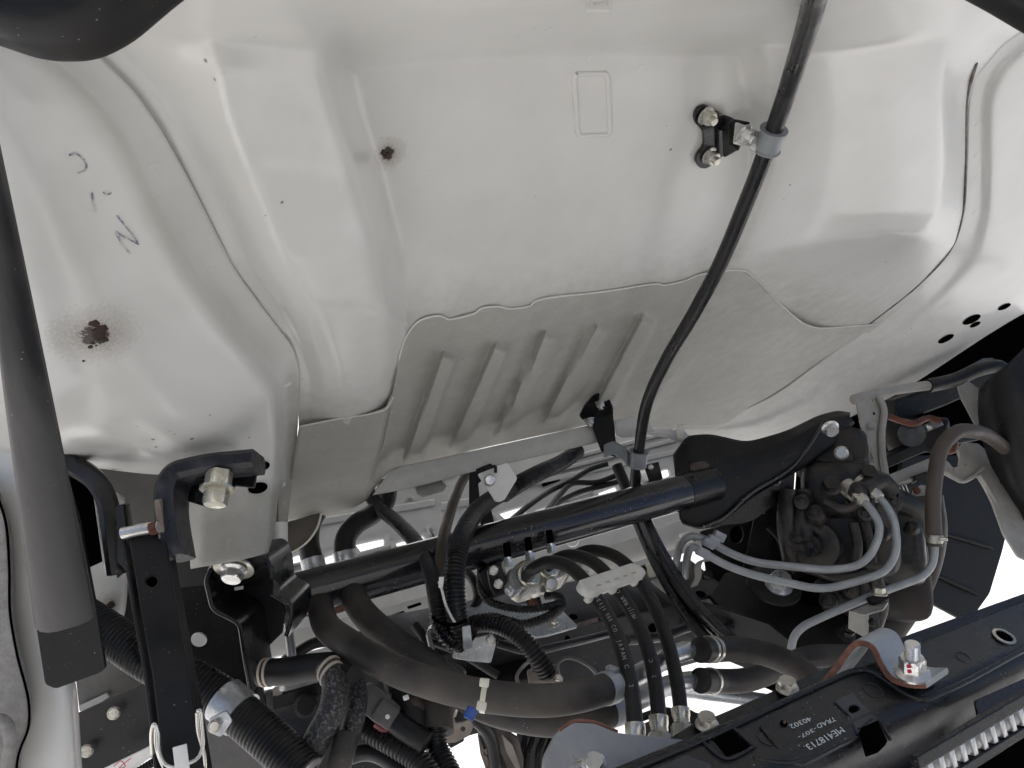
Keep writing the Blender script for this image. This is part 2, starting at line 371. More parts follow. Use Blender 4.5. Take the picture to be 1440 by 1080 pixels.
# ------------------------------------------------------------ cab paint: cream white with grime, bare chips and a few rust blots
def cab_paint(name, spots=(), dirty=0.0, streak=(1, 1, 1)):
    m = material(name, (.685, .68, .652), .33, 0, (.61, .60, .56), 9, .35, 0, 40, .22, .05, contrast=(.35, .7), speck=((.10, .085, .07), 70, -.305))
    t = m.node_tree; N = t.nodes; L = t.links; b = N['Principled BSDF']; out = b.inputs['Base Color'].links[0].from_socket
    tc = N.new('ShaderNodeTexCoord')
    geo = N.new('ShaderNodeNewGeometry')
    # road film, carried by a vertex attribute that says how low on the floor a spot is
    at = N.new('ShaderNodeAttribute'); at.attribute_name = 'film'
    mp = N.new('ShaderNodeMapping'); mp.inputs['Scale'].default_value = streak; L.new(tc.outputs['Object'], mp.inputs[0])
    nz = N.new('ShaderNodeTexNoise'); nz.inputs['Scale'].default_value = 55; nz.inputs['Detail'].default_value = 4; nz.inputs['Roughness'].default_value = .7; L.new(mp.outputs[0], nz.inputs[0])
    n0 = N.new('ShaderNodeMath'); n0.operation = 'MULTIPLY_ADD'; L.new(nz.outputs[0], n0.inputs[0]); n0.inputs[1].default_value = .5; n0.inputs[2].default_value = -.27
    ad = N.new('ShaderNodeMath'); ad.operation = 'ADD'; L.new(at.outputs['Fac'], ad.inputs[0]); L.new(n0.outputs[0], ad.inputs[1])
    mr = N.new('ShaderNodeMapRange'); mr.interpolation_type = 'SMOOTHSTEP'; L.new(ad.outputs[0], mr.inputs[0]); mr.inputs[1].default_value = .04-dirty; mr.inputs[2].default_value = 1.0-dirty; mr.inputs[4].default_value = .82
    mx = N.new('ShaderNodeMix'); mx.data_type = 'RGBA'; L.new(mr.outputs[0], mx.inputs[0]); L.new(out, mx.inputs[6]); mx.inputs[7].default_value = (.255, .245, .21, 1); out = mx.outputs[2]
    ns = N.new('ShaderNodeTexNoise'); ns.inputs['Scale'].default_value = 5.5; ns.inputs['Detail'].default_value = 5; ns.inputs['Roughness'].default_value = .65; L.new(geo.outputs['Position'], ns.inputs[0])
    rs = N.new('ShaderNodeMapRange'); L.new(ns.outputs[0], rs.inputs[0]); rs.inputs[1].default_value = .42; rs.inputs[2].default_value = .72; rs.inputs[4].default_value = .30
    ms = N.new('ShaderNodeMix'); ms.data_type = 'RGBA'; L.new(rs.outputs[0], ms.inputs[0]); L.new(out, ms.inputs[6]); ms.inputs[7].default_value = (.42, .41, .36, 1); out = ms.outputs[2]
    # pale rubbed flecks in the film
    n3 = N.new('ShaderNodeTexNoise'); n3.inputs['Scale'].default_value = 110; n3.inputs['Detail'].default_value = 3; L.new(mp.outputs[0], n3.inputs[0])
    r3 = N.new('ShaderNodeMapRange'); L.new(n3.outputs[0], r3.inputs[0]); r3.inputs[1].default_value = .62; r3.inputs[2].default_value = .72; r3.inputs[4].default_value = .45
    mm = N.new('ShaderNodeMath'); mm.operation = 'MULTIPLY'; L.new(r3.outputs[0], mm.inputs[0]); L.new(at.outputs['Fac'], mm.inputs[1])
    m3 = N.new('ShaderNodeMix'); m3.data_type = 'RGBA'; L.new(mm.outputs[0], m3.inputs[0]); L.new(out, m3.inputs[6]); m3.inputs[7].default_value = (.52, .51, .47, 1); out = m3.outputs[2]
    fr_ = N.new('ShaderNodeMapRange'); L.new(at.outputs['Fac'], fr_.inputs[0]); fr_.inputs[2].default_value = .6; fr_.inputs[3].default_value = .30; fr_.inputs[4].default_value = .62; L.new(fr_.outputs[0], b.inputs['Roughness'])
    fc_ = N.new('ShaderNodeMapRange'); L.new(at.outputs['Fac'], fc_.inputs[0]); fc_.inputs[2].default_value = .4; fc_.inputs[3].default_value = .32; fc_.inputs[4].default_value = 0; L.new(fc_.outputs[0], b.inputs['Coat Weight'])
    if not spots: L.new(out, b.inputs['Base Color']); return m
    n2 = N.new('ShaderNodeTexNoise'); n2.inputs['Scale'].default_value = 160; n2.inputs['Detail'].default_value = 3; n2.inputs['Roughness'].default_value = .75; L.new(geo.outputs['Position'], n2.inputs[0])
    n4 = N.new('ShaderNodeTexNoise'); n4.inputs['Scale'].default_value = 900; n4.inputs['Detail'].default_value = 2; L.new(geo.outputs['Position'], n4.inputs[0])
    n5 = N.new('ShaderNodeTexNoise'); n5.inputs['Scale'].default_value = 420; n5.inputs['Detail'].default_value = 4; n5.inputs['Roughness'].default_value = .8; L.new(geo.outputs['Position'], n5.inputs[0])
    for (p, r, core) in spots:                       # rust blot: dark core, speckled halo
        ds = N.new('ShaderNodeVectorMath'); ds.operation = 'DISTANCE'; L.new(geo.outputs['Position'], ds.inputs[0]); ds.inputs[1].default_value = p
        def layer(rad, wob, noise, colr, amt, out):
            a = N.new('ShaderNodeMath'); a.operation = 'MULTIPLY_ADD'; L.new(noise.outputs[0], a.inputs[0]); a.inputs[1].default_value = -rad*wob; a.inputs[2].default_value = rad*(1+wob*.5)
            q = N.new('ShaderNodeMath'); q.operation = 'DIVIDE'; L.new(ds.outputs['Value'], q.inputs[0]); L.new(a.outputs[0], q.inputs[1])
            k = N.new('ShaderNodeMapRange'); L.new(q.outputs[0], k.inputs[0]); k.inputs[1].default_value = .75; k.inputs[2].default_value = 1.05; k.inputs[3].default_value = amt; k.inputs[4].default_value = 0
            x = N.new('ShaderNodeMix'); x.data_type = 'RGBA'; L.new(k.outputs[0], x.inputs[0]); L.new(out, x.inputs[6]); x.inputs[7].default_value = (*colr, 1); return x.outputs[2]
        out = layer(r*1.05, 1.5, n5, (.40, .375, .34), .42, out)
        out = layer(r*.62, 1.9, n4, (.25, .215, .18), .42, out)
        out = layer(r*core, 2.6, n2, (.03, .018, .014), .95, out)
    L.new(out, b.inputs['Base Color']); return m

def film(o, f):                                         # film attribute from a function of the photo position of each vertex
    a = o.data.attributes.new('film', 'FLOAT', 'POINT'); Mw = o.matrix_basis
    for i, v in enumerate(o.data.vertices):
        q = Mw@v.co-CAM; d = q.dot(F_); a.data[i].value = f(720+FPX*q.dot(R_)/d, 540-FPX*q.dot(U_)/d)
def ss(a, b, x):
    t = max(0, min(1, (x-a)/(b-a))); return t*t*(3-2*t)

cab = thing('truck_cab', 'tilted cream white truck cab seen from below, its pressed steel floor hanging over the chassis', 'truck cab', P(700, 640, .97))
# --- middle floor: left footwell, tunnel top, right footwell
fr = [
 [(20,-160,.05),(50,-160,.06),(140,-160,.08),(250,-160,.10),(350,-160,.10),(455,-160,.10),(620,-160,.10),(820,-160,.10),(1000,-160,.10),(1070,-160,.10),(1160,-160,.11),(1260,-160,.11),(1390,-160,.10),(1480,-160,.07),(1620,-150,.05)],
 [(75,0,.03),(100,0,.035),(180,-10,.055),(285,-20,.07),(370,-20,.065),(468,-10,.055),(620,-10,.055),(820,-10,.055),(1015,-10,.055),(1075,-10,.06),(1160,-10,.07),(1260,-10,.07),(1360,-10,.065),(1430,0,.05),(1500,5,.03)],
 [(135,75,.03),(160,70,.035),(230,60,.05),(298,50,.06),(375,52,.045),(482,62,.022),(620,62,.018),(820,58,.018),(1025,58,.018),(1080,60,.025),(1160,70,.05),(1260,60,.055),(1330,50,.055),(1380,60,.045),(1412,62,.02)],
 [(190,130,.03),(215,125,.035),(270,115,.052),(312,105,.068),(390,108,.04),(488,100,.0),(620,85,.0),(820,76,.0),(1035,76,.0),(1095,90,.008),(1165,118,.05),(1260,105,.06),(1325,95,.055),(1352,105,.035),(1370,112,.01)],
 [(225,180,.03),(250,176,.034),(290,168,.05),(320,160,.07),(400,160,.038),(503,158,.0),(625,150,.0),(820,145,.0),(1045,150,.0),(1100,155,.012),(1168,160,.05),(1262,150,.062),(1322,145,.056),(1346,145,.03),(1361,150,.008)],
 [(265,250,.032),(290,246,.034),(320,240,.052),(348,235,.072),(425,240,.036),(530,236,.0),(630,235,.0),(820,235,.0),(1048,235,.0),(1098,240,.014),(1168,240,.05),(1264,235,.062),(1325,228,.056),(1346,222,.03),(1358,222,.008)],
 [(330,378,.03),(352,372,.034),(372,366,.052),(398,362,.07),(470,366,.036),(562,352,.0),(640,335,.0),(820,320,.0),(1030,305,.0),(1085,305,.018),(1160,300,.05),(1262,295,.060),(1318,292,.056),(1342,295,.03),(1355,300,.008)],
 [(385,455,.02),(402,448,.024),(420,440,.045),(442,428,.06),(500,436,.032),(574,430,.0),(650,412,-.004),(820,385,-.004),(1000,372,-.002),(1060,362,.018),(1135,345,.044),(1235,330,.052),(1295,330,.048),(1330,340,.024),(1345,345,.004)],
 [(420,530,-.01),(436,526,-.006),(456,520,.012),(478,512,.025),(520,514,.006),(580,490,-.03),(660,465,-.04),(820,435,-.04),(990,415,-.036),(1050,405,-.02),(1130,395,.005),(1200,390,.012),(1250,392,.008),(1285,398,-.008),(1300,402,-.02)],
 [(420,620,-.06),(436,618,-.056),(460,612,-.045),(490,606,-.036),(530,600,-.05),(590,570,-.12),(670,540,-.15),(820,510,-.15),(985,480,-.14),(1045,475,-.11),(1110,475,-.085),(1150,472,-.065),(1190,470,-.06),(1222,468,-.06),(1238,466,-.06)],
]
for i_, r_ in enumerate(fr):
    for j_, (x_, y_, h_) in enumerate(r_):
        if i_ == 0: h_ = h_*1.0+.10
        elif i_ == 1: h_ = h_+(.02 if j_ < 2 or j_ > 12 else .05 if j_ in (2, 12) else .08)
        elif 2 <= i_ <= 7 and 2 <= j_ <= 4: h_ *= 1.35
        elif 2 <= i_ <= 7 and 9 <= j_ <= 12: h_ *= 1.4
        r_[j_] = (x_, y_, h_)
    if 2 <= i_ <= 8:                                     # footwell side stays level, then steps down sharply to the tunnel top
        x5, y5, h5 = r_[5]; x3, y3, h3 = r_[3]; r_[4] = (x5-34, y5+2, h5+(h3-h5)*.72)
        x8, y8, h8 = r_[8]; x10, y10, h10 = r_[10]; r_[9] = (x8+46, r_[9][1], h8+(h10-h8)*.62)
    if i_ == 7:
        for j_, (x_, y_) in {5: (577, 458), 6: (650, 441), 7: (820, 414), 8: (1000, 389)}.items(): r_[j_] = (x_, y_, 0)
floor_o, floor_bv = sheet('floor_panel', fr, None, cab, n=10, sig=1.15)
p1, _ = hit(floor_bv, 546, 216)
PAINT_FLOOR = cab_paint('cab_paint_floor', [(p1, .013, .40)], streak=(1, 1, 1)); floor_o.data.materials.append(PAINT_FLOOR)
def f_floor(x, y):
    yl = 455-(x-600)*.13 if x < 1040 else 400+(x-1040)*.35
    if x < 570: yl = 590
    e = y-yl
    v = ss(-120, 25, e)*(.62-.22*ss(1000, 1120, x))
    v += .24*ss(1040, 1140, x)*ss(320, 480, y)
    return v
film(floor_o, f_floor)

# --- lower front sheet lapped over the floor: plain left end, ribbed middle, plain right end
top = [(421,600),(470,590),(520,582),(544,574),(556,545),(562,500),(573,470),(590,451),(615,444),(624,446),(632,449),(668,440),(676,434),(700,431),(716,434),(745,430),(754,423),(850,410),(925,399),(932,401),(962,395),(985,386),(1040,380),(1062,392),(1100,430),(1130,455),(1150,461),(1180,460),(1232,456)]
bot = [(398,733),(450,728),(490,718),(515,704),(522,695),(526,688),(532,680),(540,670),(548,664),(558,660),(566,657),(594,650),(605,647),(632,641),(650,637),(675,631),(688,628),(752,614),(800,604),(808,602),(830,597),(850,592),(895,603),(905,603),(930,603),(955,602),(985,600),(1005,600),(1040,592)]
def lower_depth(x, y): return base_depth(x, y)
rows = []; rows_h1 = [(-.105 if a <= 545 else -.135 if a < 1040 else -.15) for a, b in top]
for k in range(7):
    t = k/6; r = []
    for (a, b), (c, d) in zip(top, bot):
        x, y = a+(c-a)*t, b+(d-b)*t
        if x < 1: pass
        j = a
        # depth offsets: flush with the floor at the lap, then turning under
        if a <= 545: h0, h1 = (-.045+.012*ss(420, 470, a), -.105)
        elif a < 1040: h0, h1 = (-.030, -.135)
        else: h0, h1 = (.0-.03*ss(1060, 1140, a), -.15)
        h = h0+(h1-h0)*t
        r.append((x, y, h))
    rows.append(r)
# sit the lap in front of the floor where they overlap
off = []
for (x, y, h) in rows[0]:
    l, _n, _i, _d = floor_bv.ray_cast(CAM, ray(x, y))
    if l is None: l = floor_bv.find_nearest(P(x, y, base_depth(x, y)-h))[0]
    off.append(base_depth(x, y)-(l-CAM).dot(F_)+.004)
segs = [[i for i, (a, b) in enumerate(top) if a <= 545], [i for i, (a, b) in enumerate(top) if 545 < a < 1042], [i for i, (a, b) in enumerate(top) if a >= 1040]]
dT = [base_depth(x, y)-o_ for (x, y, h), o_ in zip(rows[0], off)]
dB = [base_depth(x, y)-h for (x, y), h in zip(bot, rows_h1)]
fitT = list(dT)
for i in segs[1]: dT[i] = base_depth(*top[i])-.003
for sg in segs[:2]:                                       # flat pressings: least-squares plane through the lap and the lower edge
    A_ = np.array([[top[i][0], top[i][1], 1] for i in sg]+[[bot[i][0], bot[i][1], 1] for i in sg], float)
    y_ = np.array([1/dT[i] for i in sg]+[1/dB[i] for i in sg]); c_ = np.linalg.lstsq(A_, y_, rcond=None)[0]
    if sg is segs[1]:
        cb_ = np.polyfit([bot[i][0] for i in sg], [1/dB[i] for i in sg], 1)
        for i in sg: dB[i] = float(1/np.polyval(cb_, bot[i][0]))
        continue
    up = max(max(1/dT[i]-(A_[k]@c_) for k, i in enumerate(sg)), 0)
    for k, i in enumerate(sg):
        fitT[i] = 1/(A_[k]@c_+up*.8); dB[i] = 1/(A_[len(sg)+k]@c_+up*.8)
sg = segs[2]; xs_ = np.array([top[i][0] for i in sg], float); pc = np.polyfit(xs_, [dT[i] for i in sg], 2)
for i in sg[1:]: fitT[i] = float(np.polyval(pc, top[i][0]))-.002
for k, r in enumerate(rows):
    t = k/6
    for i, (x, y, h) in enumerate(r):
        w_ = t if i not in segs[2] else t**.85
        r[i] = (x, y, base_depth(x, y)-1/((1-w_)/fitT[i]+w_/dB[i]))
for k in range(5):                                        # right end of the lap always lies on the floor, never under it
    for i in segs[2]+segs[1][-3:]+(segs[0] if k < 3 else []):
        x, y, h = rows[k][i]; l = floor_bv.ray_cast(CAM, ray(x, y))[0]
        if l is not None: rows[k][i] = (x, y, max(h, base_depth(x, y)-(l-CAM).dot(F_)+.0035))
ribs = [(632,500,578,652),(706,488,640,638),(776,472,702,624),(846,460,768,608),(912,450,838,592)]
def add_ribs(A):
    for i in range(A.shape[0]):
        for j in range(A.shape[1]):
            x, y, d = A[i, j]; h = 0
            for (x0, y0, x1, y1) in ribs:
                ux, uy = x1-x0, y1-y0; Ln = math.hypot(ux, uy); ux /= Ln; uy /= Ln
                s = (x-x0)*ux+(y-y0)*uy; q = abs((x-x0)*uy-(y-y0)*ux)
                h += .029*ss(-9, 9, s)*(1-ss(7, 15.5, q))*ss(Ln+6, Ln-14, s)
            A[i, j, 2] = d-h
    return A
lower_o, lower_bv = sheet('lower_panel', rows, None, cab, n=9, sig=1.3, fn=add_ribs)
PAINT_LOW = cab_paint('cab_paint_lower', [], .10, (1, 1, 1)); lower_o.data.materials.append(PAINT_LOW)
film(lower_o, lambda x, y: .80-.18*ss(960, 1120, x)-.10*ss(560, 700, x))
# rolled bright edge of the lap
tube('lap_edge', [P(*q) for q in [(x, y, base_depth(x, y)-h+.0005) for x, y, h in rows[0]]], .0009, PAINT_FLOOR, cab, 6, 6)

# --- left sill
lr = []
D = [(20,-160),(75,0),(135,75),(190,130),(225,180),(265,250),(330,380),(380,447),(412,488),(423,522),(419,600),(414,660),(405,728),(402,760)]
C = [(-120,-120),(-60,0),(42,80),(112,137),(165,205),(200,290),(252,382),(306,458),(350,508),(384,548),(390,610),(388,660),(386,722),(379,777)]
B = [(-260,-60),(-170,40),(-70,110),(0,168),(45,240),(88,325),(135,420),(185,505),(235,562),(290,603),(345,635),(350,668),(346,722),(335,788)]
E = [(-330,100),(-300,200),(-240,260),(-150,330),(-90,400),(-40,460),(0,520),(60,570),(130,612),(215,642),(275,655),(285,675),(283,727),(284,797)]
G = [(-380,260),(-360,340),(-320,400),(-250,460),(-200,520),(-120,570),(-60,610),(20,640),(110,655),(205,667),(262,668),(268,682),(265,732),(268,800)]
hD = [.05,.033,.033,.033,.033,.033,.03,.022,.012,-.006,-.045,-.06,-.06,-.03]
hC = [.05,.05,.05,.05,.05,.055,.06,.065,.07,.07,.062,.078,.13,.21]
hB = [.06,.06,.065,.07,.075,.082,.092,.098,.10,.10,.092,.09,.135,.215]
hE = [.06,.06,.06,.06,.065,.07,.08,.085,.085,.085,.08,.08,.10,.18]
hG = [.0,.0,.0,.0,.0,.01,.01,.01,.01,.01,.02,.03,.06,.14]
lr = []
for i in range(len(D)):
    d, c, b, e, g2 = D[i], C[i], B[i], E[i], G[i]
    mid = lambda p, q, t: (p[0]+(q[0]-p[0])*t, p[1]+(q[1]-p[1])*t)
    dc = mid(d, c, .72)
    lr.append([(*g2, hG[i]), (*e, hE[i]), (*mid(e, b, .5), (hE[i]+hB[i])/2+.004), (*b, hB[i]), (*mid(b, c, .45), (hB[i]+hC[i])/2+.003), (*c, hC[i]), (*dc, hD[i]+.004), (*d, hD[i]+.0025)])
sill_o, sill_bv = sheet('left_sill', lr, None, cab, n=9, sig=1.6)
q1, _ = hit(sill_bv, 133, 472); q2, _ = hit(sill_bv, 160, 660)
PAINT_SILL = cab_paint('cab_paint_sill', [(q1, .024, .34), (q2, .008, .2)]); sill_o.data.materials.append(PAINT_SILL)
film(sill_o, lambda x, y: .62*ss(385, 412, x)*ss(470, 560, y)+.62*ss(665, 700, y)+.2*ss(580, 660, y))
# --- right sill
I = [(1640,-150),(1510,0),(1425,50),(1375,90),(1362,140),(1360,220),(1356,300),(1337,355),(1290,405),(1220,460),(1150,512),(1090,556),(1030,583),(985,594),(955,600)]
J = [(1690,-120),(1560,10),(1470,55),(1420,95),(1397,140),(1397,220),(1396,300),(1378,365),(1330,420),(1262,476),(1195,528),(1130,572),(1062,600),(1010,606),(962,606)]
K = [(1780,0),(1680,110),(1620,190),(1580,250),(1550,300),(1520,350),(1475,395),(1435,418),(1375,452),(1305,500),(1240,546),(1180,585),(1100,615),(1040,622),(968,612)]
L_ = [(1800,60),(1700,170),(1640,250),(1600,300),(1565,350),(1535,392),(1490,422),(1440,440),(1384,474),(1312,522),(1246,565),(1186,598),(1104,626),(1042,630),(970,616)]
hI = [.03,.02,.01,.004,.003,.003,.003,-.002,-.02,-.055,-.085,-.115,-.14,-.16,-.17]
hJ = [.05,.04,.03,.025,.025,.025,.025,.02,.005,-.03,-.06,-.09,-.12,-.15,-.17]
hK = [.03,.02,.02,.02,.02,.02,.02,.015,.0,-.03,-.06,-.09,-.12,-.15,-.17]
hL = [-.06]*8+[-.08,-.1,-.13,-.16,-.2,-.23,-.24]
rr = []
for i in range(len(I)):
    m = lambda p, q, t: (p[0]+(q[0]-p[0])*t, p[1]+(q[1]-p[1])*t)
    rr.append([(*I[i], hI[i]-.004), (*m(I[i], J[i], .6), hI[i]+.002), (*J[i], hJ[i]), (*m(J[i], K[i], .5), (hJ[i]+hK[i])/2+.002), (*K[i], hK[i]), (*L_[i], hL[i])])
rsill_o, rsill_bv = sheet('right_sill', rr, None, cab, n=9, sig=2.0)
PAINT_RS = cab_paint('cab_paint_right_sill', []); rsill_o.data.materials.append(PAINT_RS)
film(rsill_o, lambda x, y: .42*ss(380, 520, y))
# dark sealant bead along the right seam
tube('seam_sealant', [hit(floor_bv, x-2, y-1)[0] for x, y in I[3:10]] , .0014, material('sealant', (.06, .05, .045), .7, 0, (.3, .26, .22), 60, .8), cab, 6, 8)
# --- the rest of the cab above the floor: a closed shell that keeps the sky off the chassis
pa_, pb_, pc_ = P(300, 300, base_depth(300, 300)), P(1100, 300, base_depth(1100, 300)), P(700, 600, base_depth(700, 600))
cab_n = (pb_-pa_).cross(pc_-pa_).normalized()
if cab_n.dot(CAM-pa_) < 0: cab_n = -cab_n
cab_l = Vector((ct_dir := (P(960, 692, .985)-P(340, 859, .735)).normalized())); cab_l = (cab_l-cab_n*cab_l.dot(cab_n)).normalized(); cab_g = cab_n.cross(cab_l)
if cab_g.z < 0: cab_g = -cab_g
cab_o = P(700, 612, .97)-cab_n*.12                      # middle of the front lower edge
def CB(l, g_, n_): return cab_o+cab_l*l+cab_g*g_-cab_n*n_
bl, br = -.78, .92
sec = [(0.0, 0.0), (0.0, .30), (-.10, .75), (.30, 1.45), (1.45, 1.5), (1.5, .0)]
vs_ = [CB(bl, g_, n_) for g_, n_ in sec]+[CB(br, g_, n_) for g_, n_ in sec]; k_ = len(sec)
raw('cab_body', vs_, [tuple(range(k_)), tuple(range(2*k_-1, k_-1, -1))]+[(i, (i+1) % k_, k_+(i+1) % k_, k_+i) for i in range(k_)], PAINT_RS, cab, 30)

# --- unseen grey box added behind the cab to throw light on its floor
bw = Vector((-cab_l.y, cab_l.x, 0)).normalized(); bw = bw if bw.dot(F_) < 0 else -bw; lw = Vector((cab_l.x, cab_l.y, 0)).normalized()
cg = Vector((cab_o.x, cab_o.y, 0))+bw*(1.75+1.2)+Vector((0, 0, 1.95))
cgm = Matrix(((lw.x, bw.x, 0, cg.x), (lw.y, bw.y, 0, cg.y), (0, 0, 1, cg.z), (0, 0, 0, 1)))
bounce = box('bounce_body', cgm, (1.85, 2.4, 2.0), material('bounce_grey', (.24, .24, .24), .5, 0, (.2, .2, .2), 3, .5)); tag(bounce, 'unseen grey box added behind the cab to throw light on its floor, outside the picture', 'cargo body')
# ------------------------------------------------------------ small pressed details on the cab
weld_prof = [(.0042, 0), (.0040, .0004), (.0030, .0006), (.0014, .0003)]
def weld(bv, x, y, s=1.0):
    par = {id(sill_bv): sill_o, id(rsill_bv): rsill_o, id(floor_bv): floor_o}[id(bv)]
    l, n = hit(bv, x, y); lathe('spot_weld', [(r*s, h*s) for r, h in weld_prof], PAINT_FLOOR, frame_at(l-n*.0002, n, R_), par, 14)
for x, y in [(216,237),(228,283),(258,337),(300,380),(404,541),(397,588),(396,618),(398,682)]: weld(sill_bv, x, y)
for x, y in [(1375,175),(1374,218),(1374,248),(1372,298)]: weld(rsill_bv, x, y, .9)
for x, y in [(830,83),(902,98)]: weld(floor_bv, x, y)
# embossed rectangle: a low raised rim
def surf_loop(bv, pts, lift=.0): 
    out = []
    for x, y in pts:
        l, n = hit(bv, x, y); out.append(l+n*lift)
    return out
loop = []
cs = [(807,104),(854,103),(858,189),(812,191)]
for i in range(4):
    a, b = cs[i], cs[(i+1) % 4]
    for k in range(8):
        t = .08+.84*k/7; loop.append((a[0]+(b[0]-a[0])*t, a[1]+(b[1]-a[1])*t))
path = crom(surf_loop(floor_bv, loop+loop[:1], -.0004), 3)
v, f = tube_mesh(path, .0021, 8, False); raw('embossed_rectangle', v, f, PAINT_FLOOR, floor_o, 60)
# small pressed socket at the top edge
l, n = hit(floor_bv, 846, 4)
plate('pressed_socket', [(828,-14),(866,-14),(858,14),(824,13)], (l-CAM).dot(F_)-.004, PAINT_FLOOR, cab, .004, 3, holes=[[(838,-8),(859,-8),(853,8),(834,8)]])
# oval drain holes in the right sill
for x, y, rx, ry, a in [(1330,476,15,5,-27),(1366,449,17,6,-25),(1371,456,10,3.5,-25),(1412,431,12,4,-24)]:
    pts = []
    for k in range(20):
        t = 2*math.pi*k/20; u, v2 = .82*rx*math.cos(t), .8*ry*math.sin(t); c, s_ = math.cos(math.radians(a)), math.sin(math.radians(a))
        pts.append((x+u*c-v2*s_, y+u*s_+v2*c))
    W = surf_loop(rsill_bv, pts, .0008); c0 = sum(W, Vector())/len(W)
    raw('drain_hole', W+[c0], [(k, (k+1) % 20, 20) for k in range(20)], M['void'], rsill_o)
for x, y, rx, ry in [(367,655,12,7),(362,686,14,8)]:
    pts = [(x+rx*math.cos(2*math.pi*k/20)*(.97), y+ry*math.sin(2*math.pi*k/20)-rx*math.cos(2*math.pi*k/20)*.15) for k in range(20)]
    W = surf_loop(sill_bv, pts, .0008); c0 = sum(W, Vector())/len(W)
    raw('mount_slot', W+[c0], [(k, (k+1) % 20, 20) for k in range(20)], M['void'], sill_o)
# crayon marks
def stroke(pts, wpx, bv=None, mat=None, name='crayon_mark'):
    L = surf_loop(bv or sill_bv, pts, .0004); tube(name, L, RR(wpx, .5), mat or M['ink'], sill_o, 6, 5)
stroke([(97,218),(106,216),(115,222),(121,232),(119,240),(110,243)], 2.2)
stroke([(129,271),(131,284),(135,297)], 2.6); stroke([(145,270),(150,274),(156,271)], 2)
stroke([(164,303),(178,320),(193,340),(194,344)], 2); stroke([(194,343),(178,335),(163,326)], 2.4); stroke([(163,326),(170,340),(182,356)], 2.6)
# front flange strip below the ribs
def bent_flange(name, up, lo, d0, mat):
    rows = []
    for (a, b) in zip(up, lo): rows.append([(a[0], a[1], 0), ((a[0]+b[0])/2, (a[1]+b[1])/2, .002), (b[0], b[1], 0)])
    return sheet(name, rows, mat, cab, n=6, sig=.8, depth=d0, thick=.0014)
fd = plane3((540,680,.925), (836,597,1.02), (842,622,1.015))
o, _ = bent_flange('front_flange', [(556,657),(600,648),(700,626),(800,604),(836,596)], [(527,696),(580,686),(690,657),(790,634),(842,622)], fd, PAINT_LOW); film(o, lambda x, y: .42)
o, _ = bent_flange('flange_end', [(548,662),(557,658),(566,656)], [(524,697),(534,693),(546,690)], plane3((540,680,.918), (836,597,1.012), (842,622,1.007)), PAINT_LOW); film(o, lambda x, y: .45)
fe = plane3((868,596,1.03), (960,604,1.07), (900,640,1.05))
o, _ = bent_flange('flange_tab', [(864,592),(892,585),(906,590),(922,606)], [(866,612),(876,616),(892,614),(920,608)], fe, PAINT_LOW); film(o, lambda x, y: .4)
o, _ = bent_flange('flange_tongue', [(905,606),(940,602),(970,612),(1004,629)], [(905,610),(938,616),(972,628),(1002,632)], plane3((905,606,1.06), (1004,629,1.09), (940,640,1.07)), PAINT_RS); film(o, lambda x, y: .25)
boxpx('rubber_plug', (957,607,1.06), (960,630,1.06), (.018, .010, .01), M['white_plastic'], cab)
# inner web behind the left sill, its shade put into the dark grey, and the rounded lower end of the sill with its rust stain
gw = material('web_shade', (.14, .135, .125), .55, 0, (.09, .085, .08), 20, .7)
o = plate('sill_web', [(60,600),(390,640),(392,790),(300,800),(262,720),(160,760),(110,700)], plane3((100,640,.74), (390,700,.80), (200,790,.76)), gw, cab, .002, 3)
r1, r2 = [], []
lob = [[(100,690,0),(128,690,0),(160,690,-.0),(176,700,-.02)],[(100,760,0),(130,760,.0),(166,762,0),(178,770,-.02)],[(110,820,0),(136,820,.0),(172,822,0),(180,826,-.02)],[(116,850,0),(140,850,0),(168,858,-.002),(176,868,-.02)],[(122,885,0),(138,888,0),(150,890,-.004),(158,900,-.02)]]
lo_o, lo_bv = sheet('sill_end', lob, None, cab, n=8, sig=2, depth=lambda x, y: .66)
qq, _ = hit(lo_bv, 156, 850); lo_o.data.materials.append(cab_paint('cab_paint_sill_end', [(qq, .012, .3)]))

# ------------------------------------------------------------ plastic wheel-arch liners in the top corners
def liner(name, pts, d, label, thick):
    t = thing(name, label, 'fender liner', P(pts[0][0], pts[0][1], d))
    plate('shell', pts, d, M['black_matt'], t, thick, 30, bev=.010); return t
liner('fender_liner', [(-140,-150),(370,-150),(215,-42),(140,22),(84,50),(10,50),(-140,0)], .27, 'black plastic fender liner cutting into the upper left corner of the white floor', .03)
liner('fender_liner', [(1330,-80),(1670,-140),(1710,110),(1500,44),(1412,-8),(1370,-30)], .54, 'black plastic fender liner in the upper right corner above the seam', .03)

# ------------------------------------------------------------ long black cable and its two brackets
cable_pts = [(1185,-150,.29),(1150,-20,.415),(1140,20,.462),(1119,90,.545),(1098,155,.60),(1074,222,.635),(1047,290,.675),(1014,368,.725),(976,440,.785),(935,510,.86),(909,570,.925),(899,630,.97),(894,690,.985),(906,735,.975),(931,785,.955),(962,832,.935),(1000,880,.91),(1050,925,.88)]
tag(tube('control_cable', cable_pts, .0069, M['cable'], None, 20, 8), 'thick black cable hanging down across the white cab floor from the top edge', 'cable')
tag(tube('control_cable', [(868,655,1.02),(882,690,1.0),(898,735,.985),(922,790,.965),(950,840,.945),(985,890,.905),(1020,925,.88)], .0072, M['cable'], None, 16, 8), 'thinner black cable dropping from the grey clamp beside the thick cable', 'cable')
tag(tube('control_cable', [(893,690,1.0),(914,745,.96),(944,800,.94),(980,850,.915),(1022,893,.89),(1070,930,.87)], .0070, M['cable'], None, 16, 8), 'slim black cable running just right of the thick cable towards the frame', 'cable')

